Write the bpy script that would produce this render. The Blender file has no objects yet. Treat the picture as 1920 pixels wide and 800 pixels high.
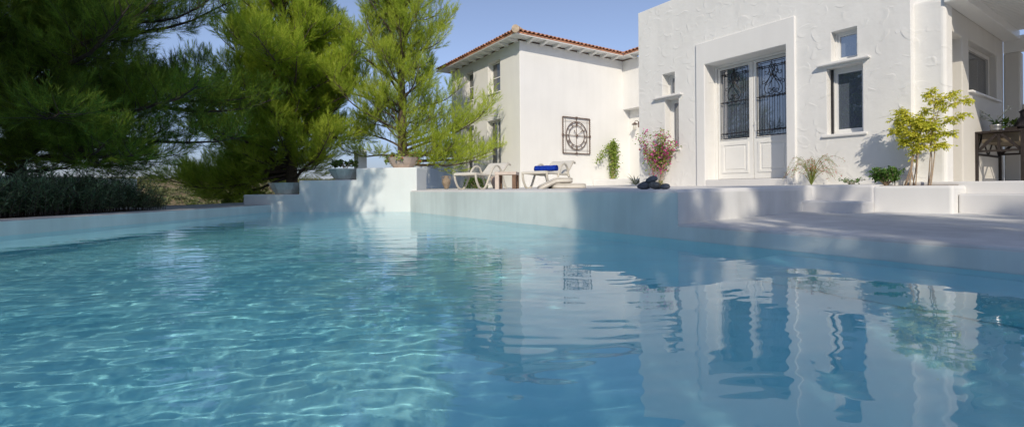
import bpy, bmesh, math, random
import numpy as np
from mathutils import Vector, Matrix

sc = bpy.context.scene
R = math.radians
PI = math.pi

# ------------------------------------------------------------------ camera
YAW, ROLL, EYE, FPX = R(56.2), R(0.485), 0.60, 881.0
cam = bpy.data.cameras.new('camera')
cam_ob = bpy.data.objects.new('camera', cam)
sc.collection.objects.link(cam_ob)
sc.camera = cam_ob
Mrot = Matrix.Rotation(YAW, 3, 'Z') @ Matrix.Rotation(ROLL, 3, 'Y') @ Matrix.Rotation(R(90), 3, 'X')
cam_ob.matrix_world = Matrix.Translation((0, 0, EYE)) @ Mrot.to_4x4()
cam.sensor_width = 36
cam.lens = FPX / 1920 * 36
cam.shift_y = -(400 - 353.14) / 1920
cam.clip_start = 0.05
cam.clip_end = 8000

# ------------------------------------------------------------------ sky, sun, exposure
SUN = Vector((0.665, -0.54, 0.515)).normalized()
w = bpy.data.worlds.new('World')
sc.world = w
w.use_nodes = True
nt = w.node_tree
sky = nt.nodes.new('ShaderNodeTexSky')
sky.sky_type = 'NISHITA'
sky.sun_disc = False
sky.sun_elevation = math.asin(SUN.z)
sky.sun_rotation = math.atan2(SUN.x, SUN.y)
sky.altitude = 0
sky.air_density = 1.0
sky.dust_density = 0.6
sky.ozone_density = 5.0
bg = nt.nodes['Background']
bg.inputs[1].default_value = 0.13
hs = nt.nodes.new('ShaderNodeHueSaturation'); hs.inputs['Saturation'].default_value = 0.78
nt.links.new(sky.outputs[0], hs.inputs['Color'])
# haze band low over the land: the sky is duller and more violet near the horizon
tcw = nt.nodes.new('ShaderNodeTexCoord'); spw = nt.nodes.new('ShaderNodeSeparateXYZ'); nt.links.new(tcw.outputs['Generated'], spw.inputs[0])
rw = nt.nodes.new('ShaderNodeValToRGB'); rw.color_ramp.elements[0].position = 0.0; rw.color_ramp.elements[0].color = (0.50, 0.49, 0.62, 1)
rw.color_ramp.elements[1].position = 0.26; rw.color_ramp.elements[1].color = (1.0, 0.98, 1.04, 1)
mw = nt.nodes.new('ShaderNodeMix'); mw.data_type = 'RGBA'; mw.blend_type = 'MULTIPLY'; mw.inputs[0].default_value = 1.0
nt.links.new(spw.outputs[2], rw.inputs[0]); nt.links.new(hs.outputs[0], mw.inputs[6]); nt.links.new(rw.outputs[0], mw.inputs[7])
nt.links.new(mw.outputs[2], bg.inputs[0])

sl = bpy.data.lights.new('sun', 'SUN')
sl.energy = 3.15
sl.angle = R(0.5)
sl.color = (1.0, 0.895, 0.73)
sl.cycles.is_caustics_light = True
so = bpy.data.objects.new('sun', sl)
sc.collection.objects.link(so)
so.rotation_euler = SUN.to_track_quat('Z', 'Y').to_euler()

sc.view_settings.view_transform = 'Standard'
sc.view_settings.look = 'None'
sc.view_settings.exposure = 0.09
sc.view_settings.gamma = 1
sc.cycles.use_denoising = True
sc.cycles.max_bounces = 14
sc.cycles.diffuse_bounces = 8
sc.cycles.transmission_bounces = 10
sc.cycles.transparent_max_bounces = 8
sc.cycles.sample_clamp_indirect = 6
sc.cycles.caustics_reflective = True
sc.cycles.caustics_refractive = True

# ------------------------------------------------------------------ object helpers
def tag(o, label=None, cat=None, group=None, kind=None):
    if label: o['label'] = label
    if cat: o['category'] = cat
    if group: o['group'] = group
    if kind: o['kind'] = kind
    return o

def thing(name, label, cat, loc=(0, 0, 0), rz=0, group=None):
    o = bpy.data.objects.new(name, None)
    o.empty_display_size = 0.1
    sc.collection.objects.link(o)
    o.location = loc
    o.rotation_euler = (0, 0, rz)
    return tag(o, label, cat, group)

def copy_tree(o, parent=None):
    c = o.copy()
    sc.collection.objects.link(c)
    c.parent = parent
    for ch in list(o.children):
        copy_tree(ch, c)
    return c

class MB:
    """collects shapes into one mesh"""
    def __init__(s):
        s.v = []; s.f = []; s.n = 0; s.np = []
    def raw(s, verts, faces):
        s.v += [tuple(p) for p in verts]
        s.f += [tuple(i + s.n for i in f) for f in faces]
        s.n += len(verts)
        return s
    def box(s, x0, x1, y0, y1, z0, z1, m=None):
        vs = [Vector((x, y, z)) for x in (x0, x1) for y in (y0, y1) for z in (z0, z1)]
        if m is not None: vs = [m @ p for p in vs]
        return s.raw(vs, [(0, 1, 3, 2), (4, 6, 7, 5), (0, 4, 5, 1), (2, 3, 7, 6), (0, 2, 6, 4), (1, 5, 7, 3)])
    def prism(s, pts, z0, z1):
        """vertical prism over a 2D outline (ccw); z0,z1 numbers or functions of (x,y)"""
        f0 = z0 if callable(z0) else (lambda x, y: z0)
        f1 = z1 if callable(z1) else (lambda x, y: z1)
        n = len(pts)
        vs = [(x, y, f0(x, y)) for x, y in pts] + [(x, y, f1(x, y)) for x, y in pts]
        fs = [tuple(range(n))[::-1], tuple(range(n, 2 * n))]
        for i in range(n):
            j = (i + 1) % n
            fs.append((i, j, n + j, n + i))
        return s.raw(vs, fs)
    def tube(s, pts, rad, sides=6, cap=True):
        pts = [Vector(p) for p in pts]
        if not hasattr(rad, '__len__'): rad = [rad] * len(pts)
        vs = []; up = None
        for i, p in enumerate(pts):
            d = (pts[min(i + 1, len(pts) - 1)] - pts[max(i - 1, 0)])
            if d.length < 1e-9: d = Vector((0, 0, 1))
            d.normalize()
            if up is None:
                up = Vector((0, 0, 1)) if abs(d.z) < 0.9 else Vector((1, 0, 0))
            a = d.cross(up)
            if a.length < 1e-6: a = d.orthogonal()
            a.normalize(); b = a.cross(d).normalized(); up = b
            for k in range(sides):
                t = 2 * PI * k / sides
                vs.append(p + (a * math.cos(t) + b * math.sin(t)) * rad[i])
        fs = []
        for i in range(len(pts) - 1):
            for k in range(sides):
                k2 = (k + 1) % sides
                fs.append((i * sides + k, (i + 1) * sides + k, (i + 1) * sides + k2, i * sides + k2))
        if cap:
            fs.append(tuple(range(sides)))
            fs.append(tuple(range((len(pts) - 1) * sides, len(pts) * sides))[::-1])
        return s.raw(vs, fs)
    def strip(s, pts, side, wid, thick):
        """flat bar of rectangular section along pts; side = width direction"""
        side = Vector(side).normalized()
        vs = []
        pts = [Vector(p) for p in pts]
        for i, p in enumerate(pts):
            d = (pts[min(i + 1, len(pts) - 1)] - pts[max(i - 1, 0)]).normalized()
            nn = d.cross(side).normalized()
            for a, b in ((-1, -1), (1, -1), (1, 1), (-1, 1)):
                vs.append(p + side * a * wid / 2 + nn * b * thick / 2)
        fs = []
        for i in range(len(pts) - 1):
            for k in range(4):
                k2 = (k + 1) % 4
                fs.append((i * 4 + k, i * 4 + k2, (i + 1) * 4 + k2, (i + 1) * 4 + k))
        fs.append((3, 2, 1, 0)); e = (len(pts) - 1) * 4
        fs.append((e, e + 1, e + 2, e + 3))
        return s.raw(vs, fs)
    def lathe(s, prof, sides=24, c=(0, 0, 0), jit=0, rng=None):
        vs = []; fs = []
        for i, (r, z) in enumerate(prof):
            for k in range(sides):
                t = 2 * PI * k / sides
                rr = r * (1 + (rng.uniform(-jit, jit) if rng else 0))
                vs.append((c[0] + rr * math.cos(t), c[1] + rr * math.sin(t), c[2] + z))
        for i in range(len(prof) - 1):
            for k in range(sides):
                k2 = (k + 1) % sides
                fs.append((i * sides + k, i * sides + k2, (i + 1) * sides + k2, (i + 1) * sides + k))
        return s.raw(vs, fs)
    def arrays(s, V, F):
        """numpy verts (N,3), faces (M,3 or 4)"""
        s.np.append((np.asarray(V, float), np.asarray(F, int)))
        return s
    def build(s, name, mat, parent=None, smooth=False, bevel=0, seg=2, loc=None):
        me = bpy.data.meshes.new(name)
        V = list(s.v); F = list(s.f)
        if s.np:
            n0 = len(V)
            allV = [np.array(V, float).reshape(-1, 3)] + [a for a, _ in s.np]
            VV = np.concatenate(allV)
            starts = []; loops = []
            ls = 0
            for f in F:
                starts.append(ls); loops += list(f); ls += len(f)
            off = n0
            L = [np.array(loops, int)]; S = [np.array(starts, int)]
            for a, f in s.np:
                k = f.shape[1]
                L.append((f + off).ravel()); S.append(ls + np.arange(len(f)) * k)
                ls += f.size; off += len(a)
            L = np.concatenate(L).astype(np.int32); S = np.concatenate(S).astype(np.int32)
            me.vertices.add(len(VV)); me.vertices.foreach_set('co', VV.ravel())
            me.loops.add(len(L)); me.loops.foreach_set('vertex_index', L)
            me.polygons.add(len(S)); me.polygons.foreach_set('loop_start', S)
            me.update(calc_edges=True)
        else:
            me.from_pydata(V, [], F)
        if smooth:
            me.polygons.foreach_set('use_smooth', [True] * len(me.polygons))
        me.materials.append(mat)
        o = bpy.data.objects.new(name, me)
        sc.collection.objects.link(o)
        if parent is not None: o.parent = parent
        if loc: o.location = loc
        if bevel:
            md = o.modifiers.new('bevel', 'BEVEL')
            md.width = bevel; md.segments = seg; md.limit_method = 'ANGLE'; md.angle_limit = R(35)
            md.harden_normals = False
        return o

def fix_normals(o, merge=0.0005):
    bm = bmesh.new(); bm.from_mesh(o.data)
    bmesh.ops.remove_doubles(bm, verts=bm.verts, dist=merge)
    bmesh.ops.recalc_face_normals(bm, faces=bm.faces)
    bm.to_mesh(o.data); bm.free()
    return o

def wall_grid(axis, c, thick, u0, u1, z0, z1, holes):
    """wall slab in the plane axis=c ('y' -> runs along x), thickness goes towards +axis*thick,
    rectangular holes [(ua,ub,za,zb)] with reveals"""
    us = sorted(set([u0, u1] + [v for h in holes for v in h[:2]]))
    zs = sorted(set([z0, z1] + [v for h in holes for v in h[2:]]))
    mb = MB()
    def P(u, d, z):
        return (u, c + d, z) if axis == 'y' else (c + d, u, z)
    def solid(i, j):
        if i < 0 or j < 0 or i >= len(us) - 1 or j >= len(zs) - 1: return False
        um = (us[i] + us[i + 1]) / 2; zm = (zs[j] + zs[j + 1]) / 2
        return not any(a < um < b and e < zm < g for a, b, e, g in holes)
    for i in range(len(us) - 1):
        for j in range(len(zs) - 1):
            if not solid(i, j): continue
            a, b, e, g = us[i], us[i + 1], zs[j], zs[j + 1]
            mb.raw([P(a, 0, e), P(b, 0, e), P(b, 0, g), P(a, 0, g)], [(0, 1, 2, 3)])
            mb.raw([P(a, thick, e), P(b, thick, e), P(b, thick, g), P(a, thick, g)], [(3, 2, 1, 0)])
            for di, dj, q in ((-1, 0, [(a, e), (a, g)]), (1, 0, [(b, e), (b, g)]), (0, -1, [(a, e), (b, e)]), (0, 1, [(a, g), (b, g)])):
                if not solid(i + di, j + dj):
                    (p, r), (p2, r2) = q
                    mb.raw([P(p, 0, r), P(p2, 0, r2), P(p2, thick, r2), P(p, thick, r)], [(0, 1, 2, 3)])
    return mb

def bez(pts, n=12):
    """catmull-rom through points"""
    P = [Vector(p) for p in pts]
    out = []
    for i in range(len(P) - 1):
        p0 = P[max(i - 1, 0)]; p1 = P[i]; p2 = P[i + 1]; p3 = P[min(i + 2, len(P) - 1)]
        for k in range(n):
            t = k / n
            out.append(0.5 * ((2 * p1) + (p2 - p0) * t + (2 * p0 - 5 * p1 + 4 * p2 - p3) * t * t + (3 * p1 - p0 - 3 * p2 + p3) * t ** 3))
    out.append(P[-1])
    return out

# ------------------------------------------------------------------ materials
def newmat(name):
    m = bpy.data.materials.new(name); m.use_nodes = True
    n = m.node_tree
    return m, n, n.nodes['Principled BSDF']

class NG:
    def __init__(s, nt): s.nt = nt
    def n(s, t, **k):
        x = s.nt.nodes.new(t)
        for a, b in k.items():
            setattr(x, a, b)
        return x
    def l(s, a, b): s.nt.links.new(a, b)
    def math(s, op, a, b=None, c=None):
        x = s.nt.nodes.new('ShaderNodeMath'); x.operation = op
        for i, v in enumerate((a, b, c)):
            if v is None: continue
            if hasattr(v, 'is_output'): s.l(v, x.inputs[i])
            else: x.inputs[i].default_value = v
        return x.outputs[0]
    def noise(s, vec, scale, detail=4, rough=0.55):
        x = s.n('ShaderNodeTexNoise'); x.inputs['Scale'].default_value = scale
        x.inputs['Detail'].default_value = detail; x.inputs['Roughness'].default_value = rough
        if vec is not None: s.l(vec, x.inputs['Vector'])
        return x.outputs[0]
    def ramp(s, fac, stops):
        x = s.n('ShaderNodeValToRGB')
        el = x.color_ramp.elements
        while len(el) < len(stops): el.new(0.5)
        for e, (p, c) in zip(el, stops):
            e.position = p; e.color = (*c, 1) if len(c) == 3 else c
        s.l(fac, x.inputs[0]); return x.outputs[0]
    def mapping(s, vec, scale=(1, 1, 1), loc=(0, 0, 0), rot=(0, 0, 0)):
        x = s.n('ShaderNodeMapping'); s.l(vec, x.inputs[0])
        x.inputs['Scale'].default_value = scale; x.inputs['Location'].default_value = loc; x.inputs['Rotation'].default_value = rot
        return x.outputs[0]

def plain(name, col, rough=0.6, metal=0.0, var=0.12, scale=6, bump=0.0, bscale=40, spec=0.5, coords='Object'):
    m, n, b = newmat(name); g = NG(n)
    tc = g.n('ShaderNodeTexCoord').outputs[coords]
    f = g.noise(tc, scale, 5)
    lo = tuple(c * (1 - var) for c in col); hi = tuple(min(1, c * (1 + var)) for c in col)
    g.l(g.ramp(f, [(0.3, lo), (0.7, hi)]), b.inputs['Base Color'])
    b.inputs['Roughness'].default_value = rough
    b.inputs['Metallic'].default_value = metal
    b.inputs['Specular IOR Level'].default_value = spec
    if bump:
        bp = g.n('ShaderNodeBump'); bp.inputs['Strength'].default_value = bump; bp.inputs['Distance'].default_value = 0.01
        g.l(g.noise(tc, bscale, 6), bp.inputs['Height']); g.l(bp.outputs[0], b.inputs['Normal'])
    return m

def stucco(name, col, strokes=0.0, axes=(1, 0, 1), cell=2.6, fine=0.12, stain=0.05):
    """hand trowelled plaster: crescent strokes plus fine grain"""
    m, n, b = newmat(name); g = NG(n)
    tc = g.n('ShaderNodeTexCoord').outputs['Object']
    big = g.noise(tc, 0.8, 5)
    drip = g.noise(g.mapping(tc, (3.0, 3.0, 0.35)), 1.2, 5)
    mix = g.math('ADD', g.math('MULTIPLY', big, 0.6), g.math('MULTIPLY', drip, 0.4))
    lo = tuple(c * (1 - stain) for c in col); hi = tuple(min(0.88, c * (1 + stain * 0.6)) for c in col)
    g.l(g.ramp(mix, [(0.35, lo), (0.62, hi)]), b.inputs['Base Color'])
    b.inputs['Roughness'].default_value = 0.85
    b.inputs['Specular IOR Level'].default_value = 0.25
    h = g.math('MULTIPLY', g.noise(tc, 55, 5), fine * 0.35)
    h = g.math('ADD', h, g.math('MULTIPLY', g.noise(tc, 7, 4), fine * 2.2))
    if strokes:
        for k, (cs, amp, off) in enumerate(((cell, 1.0, (0, 0, 0)), (cell * 1.45, 0.8, (3.3, 1.7, 5.1)), (cell * 0.8, 0.7, (7.1, 2.2, 1.4)))):
            warp = g.n('ShaderNodeVectorMath'); warp.operation = 'ADD'
            nz = g.n('ShaderNodeTexNoise'); nz.inputs['Scale'].default_value = 2.5; g.l(tc, nz.inputs['Vector'])
            sc_ = g.n('ShaderNodeVectorMath'); sc_.operation = 'SCALE'; sc_.inputs['Scale'].default_value = 0.16
            g.l(nz.outputs['Color'], sc_.inputs[0])
            mp = g.mapping(tc, axes, off)
            g.l(mp, warp.inputs[0]); g.l(sc_.outputs[0], warp.inputs[1])
            mp2 = g.n('ShaderNodeVectorMath'); mp2.operation = 'SCALE'; mp2.inputs['Scale'].default_value = cs
            g.l(warp.outputs[0], mp2.inputs[0])
            vo = g.n('ShaderNodeTexVoronoi'); vo.feature = 'F1'; vo.inputs['Scale'].default_value = 1.0
            g.l(mp2.outputs[0], vo.inputs['Vector'])
            # local coordinates inside the cell
            sub = g.n('ShaderNodeVectorMath'); sub.operation = 'SUBTRACT'
            g.l(mp2.outputs[0], sub.inputs[0]); g.l(vo.outputs['Position'], sub.inputs[1])
            sx = g.n('ShaderNodeSeparateColor'); g.l(vo.outputs['Color'], sx.inputs[0])
            ang = g.math('MULTIPLY', sx.outputs[0], 6.283)
            vr = g.n('ShaderNodeVectorRotate'); vr.rotation_type = 'AXIS_ANGLE'
            vr.inputs['Axis'].default_value = (0, 1, 0) if axes[1] == 0 else (1, 0, 0)
            g.l(sub.outputs[0], vr.inputs['Vector']); g.l(ang, vr.inputs['Angle'])
            sp = g.n('ShaderNodeSeparateXYZ'); g.l(vr.outputs[0], sp.inputs[0])
            U = sp.outputs[0] if axes[1] == 0 else sp.outputs[1]
            V = sp.outputs[2]
            # arc of radius r centred at (0,-r*.8)
            rad = g.math('ADD', 0.32, g.math('MULTIPLY', sx.outputs[1], 0.25))
            dd = g.math('SQRT', g.math('ADD', g.math('MULTIPLY', U, U), g.math('POWER', g.math('ABSOLUTE', g.math('ADD', V, g.math('MULTIPLY', rad, 0.8))), 2.0)))
            e = g.math('SUBTRACT', dd, rad)       # signed distance to the arc
            # steep on one side, soft on the other
            outer = g.math('SUBTRACT', 1.0, g.math('SMOOTH_MAX', 0.0, g.math('MULTIPLY', e, 26.0), 0.05))
            ridge = g.math('MULTIPLY', g.math('MAXIMUM', outer, 0.0), g.math('MAXIMUM', g.math('ADD', 1.0, g.math('MULTIPLY', e, 6.5)), 0.0))
            ends = g.math('MAXIMUM', g.math('SUBTRACT', 1.0, g.math('MULTIPLY', g.math('MULTIPLY', U, U), 11.0)), 0.0)
            above = g.math('GREATER_THAN', V, -0.30)
            on = g.math('GREATER_THAN', sx.outputs[2], 0.28)
            st = g.math('MULTIPLY', g.math('MULTIPLY', ridge, ends), g.math('MULTIPLY', above, on))
            h = g.math('ADD', h, g.math('MULTIPLY', st, amp * strokes))
    bp = g.n('ShaderNodeBump'); bp.inputs['Strength'].default_value = 1.0; bp.inputs['Distance'].default_value = 0.012
    g.l(h, bp.inputs['Height']); g.l(bp.outputs[0], b.inputs['Normal'])
    return m

def leafmat(name, c1, c2, trans=0.35, scale=1.5, rough=0.55, spec=0.3):
    m, n, b = newmat(name); g = NG(n)
    geo = g.n('ShaderNodeNewGeometry')
    tc = g.n('ShaderNodeTexCoord').outputs['Object']
    f = g.math('ADD', g.math('MULTIPLY', g.noise(tc, scale, 3), 0.6), g.math('MULTIPLY', geo.outputs['Random Per Island'], 0.4))
    col = g.ramp(f, [(0.3, c1), (0.7, c2)])
    g.l(col, b.inputs['Base Color'])
    b.inputs['Roughness'].default_value = rough; b.inputs['Specular IOR Level'].default_value = spec
    tr = g.n('ShaderNodeBsdfTranslucent'); g.l(col, tr.inputs[0])
    mx = g.n('ShaderNodeMixShader'); mx.inputs[0].default_value = trans
    g.l(b.outputs[0], mx.inputs[1]); g.l(tr.outputs[0], mx.inputs[2])
    g.l(mx.outputs[0], n.nodes['Material Output'].inputs['Surface'])
    return m

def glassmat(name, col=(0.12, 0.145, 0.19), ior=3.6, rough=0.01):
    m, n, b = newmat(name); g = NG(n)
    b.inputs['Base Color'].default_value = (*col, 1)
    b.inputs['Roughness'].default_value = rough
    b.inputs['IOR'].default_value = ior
    tc = g.n('ShaderNodeTexCoord').outputs['Object']
    bp = g.n('ShaderNodeBump'); bp.inputs['Strength'].default_value = 0.05; bp.inputs['Distance'].default_value = 0.01
    g.l(g.noise(tc, 1.6, 1), bp.inputs['Height']); g.l(bp.outputs[0], b.inputs['Normal'])
    return m

M = {}
M['white_stroke'] = stucco('white_trowelled_plaster', (0.78, 0.775, 0.755), strokes=0.34, axes=(1, 0, 1), stain=0.07, fine=0.26)
M['white_stroke_side'] = stucco('white_trowelled_plaster_side', (0.77, 0.765, 0.745), strokes=0.10, axes=(0, 1, 1), stain=0.04)
M['white_soft'] = stucco('white_plaster', (0.77, 0.765, 0.745), strokes=0.10, axes=(1, 0, 1), stain=0.04)
M['white_smooth'] = stucco('smooth_white_plaster', (0.76, 0.755, 0.74), fine=0.05, stain=0.05)
M['white_garden'] = stucco('white_garden_plaster', (0.70, 0.735, 0.73), fine=0.08, stain=0.06)
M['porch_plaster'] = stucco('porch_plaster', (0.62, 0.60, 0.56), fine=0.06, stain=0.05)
M['pool_wall'] = stucco('pale_pool_plaster', (0.64, 0.685, 0.67), fine=0.06, stain=0.16)
M['cement'] = stucco('grey_cement', (0.60, 0.60, 0.59), fine=0.12, stain=0.22)
M['terrace_cement'] = stucco('pale_terrace_cement', (0.66, 0.655, 0.65), fine=0.05, stain=0.06)
M['coping_cement'] = stucco('coping_cement', (0.42, 0.42, 0.43), fine=0.07, stain=0.12)
M['white_paint'] = plain('white_painted_wood', (0.78, 0.775, 0.75), 0.35, var=0.02, spec=0.5)
M['white_frame'] = plain('white_window_frame', (0.76, 0.76, 0.75), 0.3, var=0.02)
M['iron'] = plain('dark_wrought_iron', (0.035, 0.035, 0.04), 0.45, 0.6, 0.2)
M['rust_iron'] = plain('rusty_brown_iron', (0.20, 0.145, 0.12), 0.65, 0.5, 0.45, 18, 0.3)
M['glass'] = glassmat('window_glass')  # pale blue-grey base colour stands in for sky reflected in the panes
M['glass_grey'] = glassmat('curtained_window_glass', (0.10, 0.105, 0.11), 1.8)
M['terracotta'] = plain('terracotta_tile', (0.50, 0.24, 0.14), 0.8, var=0.35, scale=5, bump=0.4)
M['pale_stone'] = plain('pale_concrete', (0.42, 0.40, 0.37), 0.85, var=0.18, scale=5, bump=0.6, bscale=60)
M['grey_bowl'] = plain('grey_concrete', (0.40, 0.40, 0.38), 0.85, var=0.28, scale=4, bump=0.6, bscale=60)
M['pink_bowl'] = plain('rose_concrete', (0.46, 0.36, 0.30), 0.85, var=0.15, scale=5, bump=0.6, bscale=60)
M['clay'] = plain('aged_clay', (0.27, 0.21, 0.15), 0.8, var=0.25, scale=7, bump=0.4)
M['pebble'] = plain('dark_grey_stone', (0.095, 0.105, 0.12), 0.75, var=0.35, scale=9, bump=0.35, bscale=70)
M['pebble2'] = plain('speckled_grey_stone', (0.15, 0.15, 0.14), 0.75, var=0.45, scale=16, bump=0.35, bscale=70)
M['resin'] = plain('cream_resin', (0.60, 0.565, 0.49), 0.45, var=0.05)
M['sling'] = plain('woven_sling_fabric', (0.60, 0.585, 0.54), 0.8, var=0.05, bump=0.4, bscale=180)
M['towel'] = plain('blue_towel', (0.012, 0.045, 0.36), 0.95, var=0.25, scale=20, bump=1.0, bscale=160, spec=0.1)
M['cushion'] = plain('cream_cushion', (0.62, 0.59, 0.53), 0.9, var=0.07, bump=0.5, bscale=120, spec=0.1)
M['piping'] = plain('cushion_piping', (0.40, 0.36, 0.31), 0.9, var=0.07)
M['old_wood'] = plain('weathered_wood', (0.17, 0.105, 0.07), 0.8, var=0.35, scale=9, bump=0.5)
M['limed_wood'] = plain('limed_wood', (0.56, 0.48, 0.42), 0.8, var=0.12, scale=9, bump=0.4)
M['dark_wood'] = plain('dark_oiled_wood', (0.018, 0.012, 0.010), 0.5, var=0.4, scale=9, bump=0.4)
M['crate_wood'] = plain('pale_crate_wood', (0.16, 0.13, 0.09), 0.8, var=0.2, scale=9)
M['tin'] = plain('dull_tin', (0.35, 0.36, 0.38), 0.4, 0.8, 0.15)
M['jug'] = plain('dark_jug_metal', (0.05, 0.045, 0.055), 0.35, 0.7, 0.2)
M['lamp_glass'] = plain('frosted_lamp_glass', (0.6, 0.58, 0.52), 0.3, var=0.05)
M['bark'] = plain('pine_bark', (0.10, 0.075, 0.055), 0.9, var=0.35, scale=14, bump=1.0, bscale=30)
M['dark_bark'] = plain('dark_pine_bark', (0.045, 0.035, 0.028), 0.9, var=0.35, scale=14, bump=1.0, bscale=30)
M['stem'] = plain('pale_shrub_stem', (0.42, 0.31, 0.21), 0.8, var=0.2, scale=20)
M['soil'] = plain('dry_soil', (0.14, 0.09, 0.06), 0.95, var=0.3, scale=12, bump=0.8, bscale=40)
M['pine'] = leafmat('pine_needles', (0.24, 0.38, 0.03), (0.60, 0.68, 0.09), 0.5, 1.2)
M['pine2'] = leafmat('pale_pine_needles', (0.28, 0.40, 0.035), (0.64, 0.71, 0.11), 0.5, 1.2)
M['pine_dark'] = leafmat('deep_green_pine_needles', (0.055, 0.115, 0.015), (0.20, 0.30, 0.03), 0.4, 1.0)
M['hedge'] = leafmat('grey_green_hedge_leaves', (0.07, 0.12, 0.055), (0.20, 0.27, 0.15), 0.25, 3)
M['yellow_leaf'] = leafmat('yellow_green_leaves', (0.42, 0.48, 0.03), (0.85, 0.78, 0.12), 0.4, 5)
M['creeper_leaf'] = leafmat('creeper_leaves', (0.16, 0.27, 0.045), (0.38, 0.46, 0.09), 0.35, 5)
M['bract'] = leafmat('magenta_bracts', (0.60, 0.04, 0.26), (0.80, 0.20, 0.48), 0.35, 5)
M['red_flower'] = leafmat('red_flowers', (0.45, 0.03, 0.02), (0.55, 0.12, 0.08), 0.3, 5)
M['white_flower'] = leafmat('white_flowers', (0.65, 0.65, 0.6), (0.8, 0.8, 0.75), 0.3, 5)
M['jade'] = leafmat('glossy_jade_leaves', (0.05, 0.14, 0.02), (0.14, 0.26, 0.05), 0.2, 8, 0.3, 0.6)
M['agave'] = leafmat('grey_green_blades', (0.12, 0.15, 0.11), (0.25, 0.28, 0.20), 0.1, 4)
M['coral_stem'] = leafmat('fine_rush_stems', (0.15, 0.22, 0.04), (0.34, 0.36, 0.09), 0.2, 5)
M['bush'] = leafmat('dark_bush_leaves', (0.04, 0.09, 0.015), (0.12, 0.19, 0.03), 0.25, 5)
M['scrub'] = leafmat('scrub_leaves', (0.06, 0.08, 0.03), (0.17, 0.18, 0.07), 0.1, 0.05)

# pool interior: mottled aqua plaster
def pool_mat():
    m, n, b = newmat('aqua_pool_plaster'); g = NG(n)
    tc = g.n('ShaderNodeTexCoord').outputs['Object']
    f = g.noise(tc, 1.1, 6)
    g.l(g.ramp(f, [(0.3, (0.26, 0.70, 0.80)), (0.7, (0.40, 0.81, 0.87))]), b.inputs['Base Color'])
    b.inputs['Roughness'].default_value = 0.8
    return m
M['pool'] = pool_mat()

def water_mat():
    m, n, b = newmat('pool_water')
    b.inputs['Base Color'].default_value = (0.93, 0.99, 1.0, 1)
    b.inputs['Transmission Weight'].default_value = 1
    b.inputs['Roughness'].default_value = 0.0
    b.inputs['IOR'].default_value = 1.333
    return m
M['water'] = water_mat()

def hill_mat():
    m, n, b = newmat('dry_hillside'); g = NG(n)
    tc = g.n('ShaderNodeTexCoord').outputs['Object']
    f = g.math('ADD', g.math('MULTIPLY', g.noise(tc, 0.09, 6, 0.6), 0.6), g.math('MULTIPLY', g.noise(tc, 0.9, 5, 0.6), 0.4))
    g.l(g.ramp(f, [(0.38, (0.10, 0.095, 0.045)), (0.50, (0.20, 0.155, 0.085)), (0.66, (0.32, 0.24, 0.145))]), b.inputs['Base Color'])
    b.inputs['Roughness'].default_value = 0.95
    b.inputs['Specular IOR Level'].default_value = 0.1
    return m
M['hill'] = hill_mat()

# ================================================================== SETTING
# pool outline at water level (ccw seen from above)
POOL = [(1.3, -5.2), (1.3, 4.6), (-3.44, 4.6), (-11.92, 4.72), (-14.75, 1.71), (-9.41, -2.29), (-5.53, -5.2)]

def inset(poly, d):
    out = []
    n = len(poly)
    for i in range(n):
        p0 = Vector(poly[i - 1]); p1 = Vector(poly[i]); p2 = Vector(poly[(i + 1) % n])
        d1 = (p1 - p0).normalized(); d2 = (p2 - p1).normalized()
        n1 = Vector((d1.y, -d1.x)); n2 = Vector((d2.y, -d2.x))   # outward for ccw
        k = (n1 + n2); k /= max(1e-6, (1 + n1.dot(n2)))
        out.append((p1.x + k.x * d, p1.y + k.y * d))
    return out

# ---- terrain: one sheet round the pool out to the horizon
def terrain_z(x, y):
    dx = -14 - x
    z = 0.12
    if dx > 0:
        a = math.atan2(y - 2, max(dx, 1e-3))
        west = max(0.0, math.cos(a)) ** 0.5
        d = math.hypot(dx, y - 2)
        t1 = min(1, max(0, (d - 6) / 30)); t1 = t1 * t1 * (3 - 2 * t1)
        t2 = min(1, max(0, (d - 42) / 125)); t2 = t2 * t2 * (3 - 2 * t2)
        t3 = min(1, max(0, (d - 170) / 400)); t3 = t3 * t3 * (3 - 2 * t3)
        z += west * (-3.2 * t1 + 7.2 * t2 - 6 * t3)
        z += west * t1 * (1 - t3) * (0.35 * math.sin(x * 0.11 + 1) * math.cos(y * 0.09) + 0.12 * math.sin(x * 0.37 + y * 0.29))
    return z

def build_terrain():
    c = (-6.0, 0.0)
    outl = inset(POOL, 0.28)
    def r0(th):
        dx, dy = math.cos(th), math.sin(th); best = 1e9
        for i in range(len(outl)):
            (ax, ay), (bx, by) = outl[i], outl[(i + 1) % len(outl)]
            ex, ey = bx - ax, by - ay
            den = dx * ey - dy * ex
            if abs(den) < 1e-9: continue
            t = ((ax - c[0]) * ey - (ay - c[1]) * ex) / den
            s = ((ax - c[0]) * dy - (ay - c[1]) * dx) / den
            if t > 0 and -1e-6 <= s <= 1 + 1e-6: best = min(best, t)
        return best
    TH = sorted(set([2 * PI * k / 300 for k in range(300)] + [math.atan2(y - c[1], x - c[0]) % (2 * PI) for x, y in outl]))
    S = [0, 0.5, 1, 2, 3.5, 5] + [5 * 1.13 ** k for k in range(1, 56)]
    n = len(TH); V = []
    for s in S:
        for th in TH:
            r = r0(th) + s
            x, y = c[0] + r * math.cos(th), c[1] + r * math.sin(th)
            V.append((x, y, terrain_z(x, y)))
    F = []
    for i in range(len(S) - 1):
        for k in range(n):
            k2 = (k + 1) % n
            F.append((i * n + k, (i + 1) * n + k, (i + 1) * n + k2, i * n + k2))
    o = MB().raw(V, F).build('hillside_ground', M['hill'], smooth=True)
    tag(o, kind='structure')
build_terrain()

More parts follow.
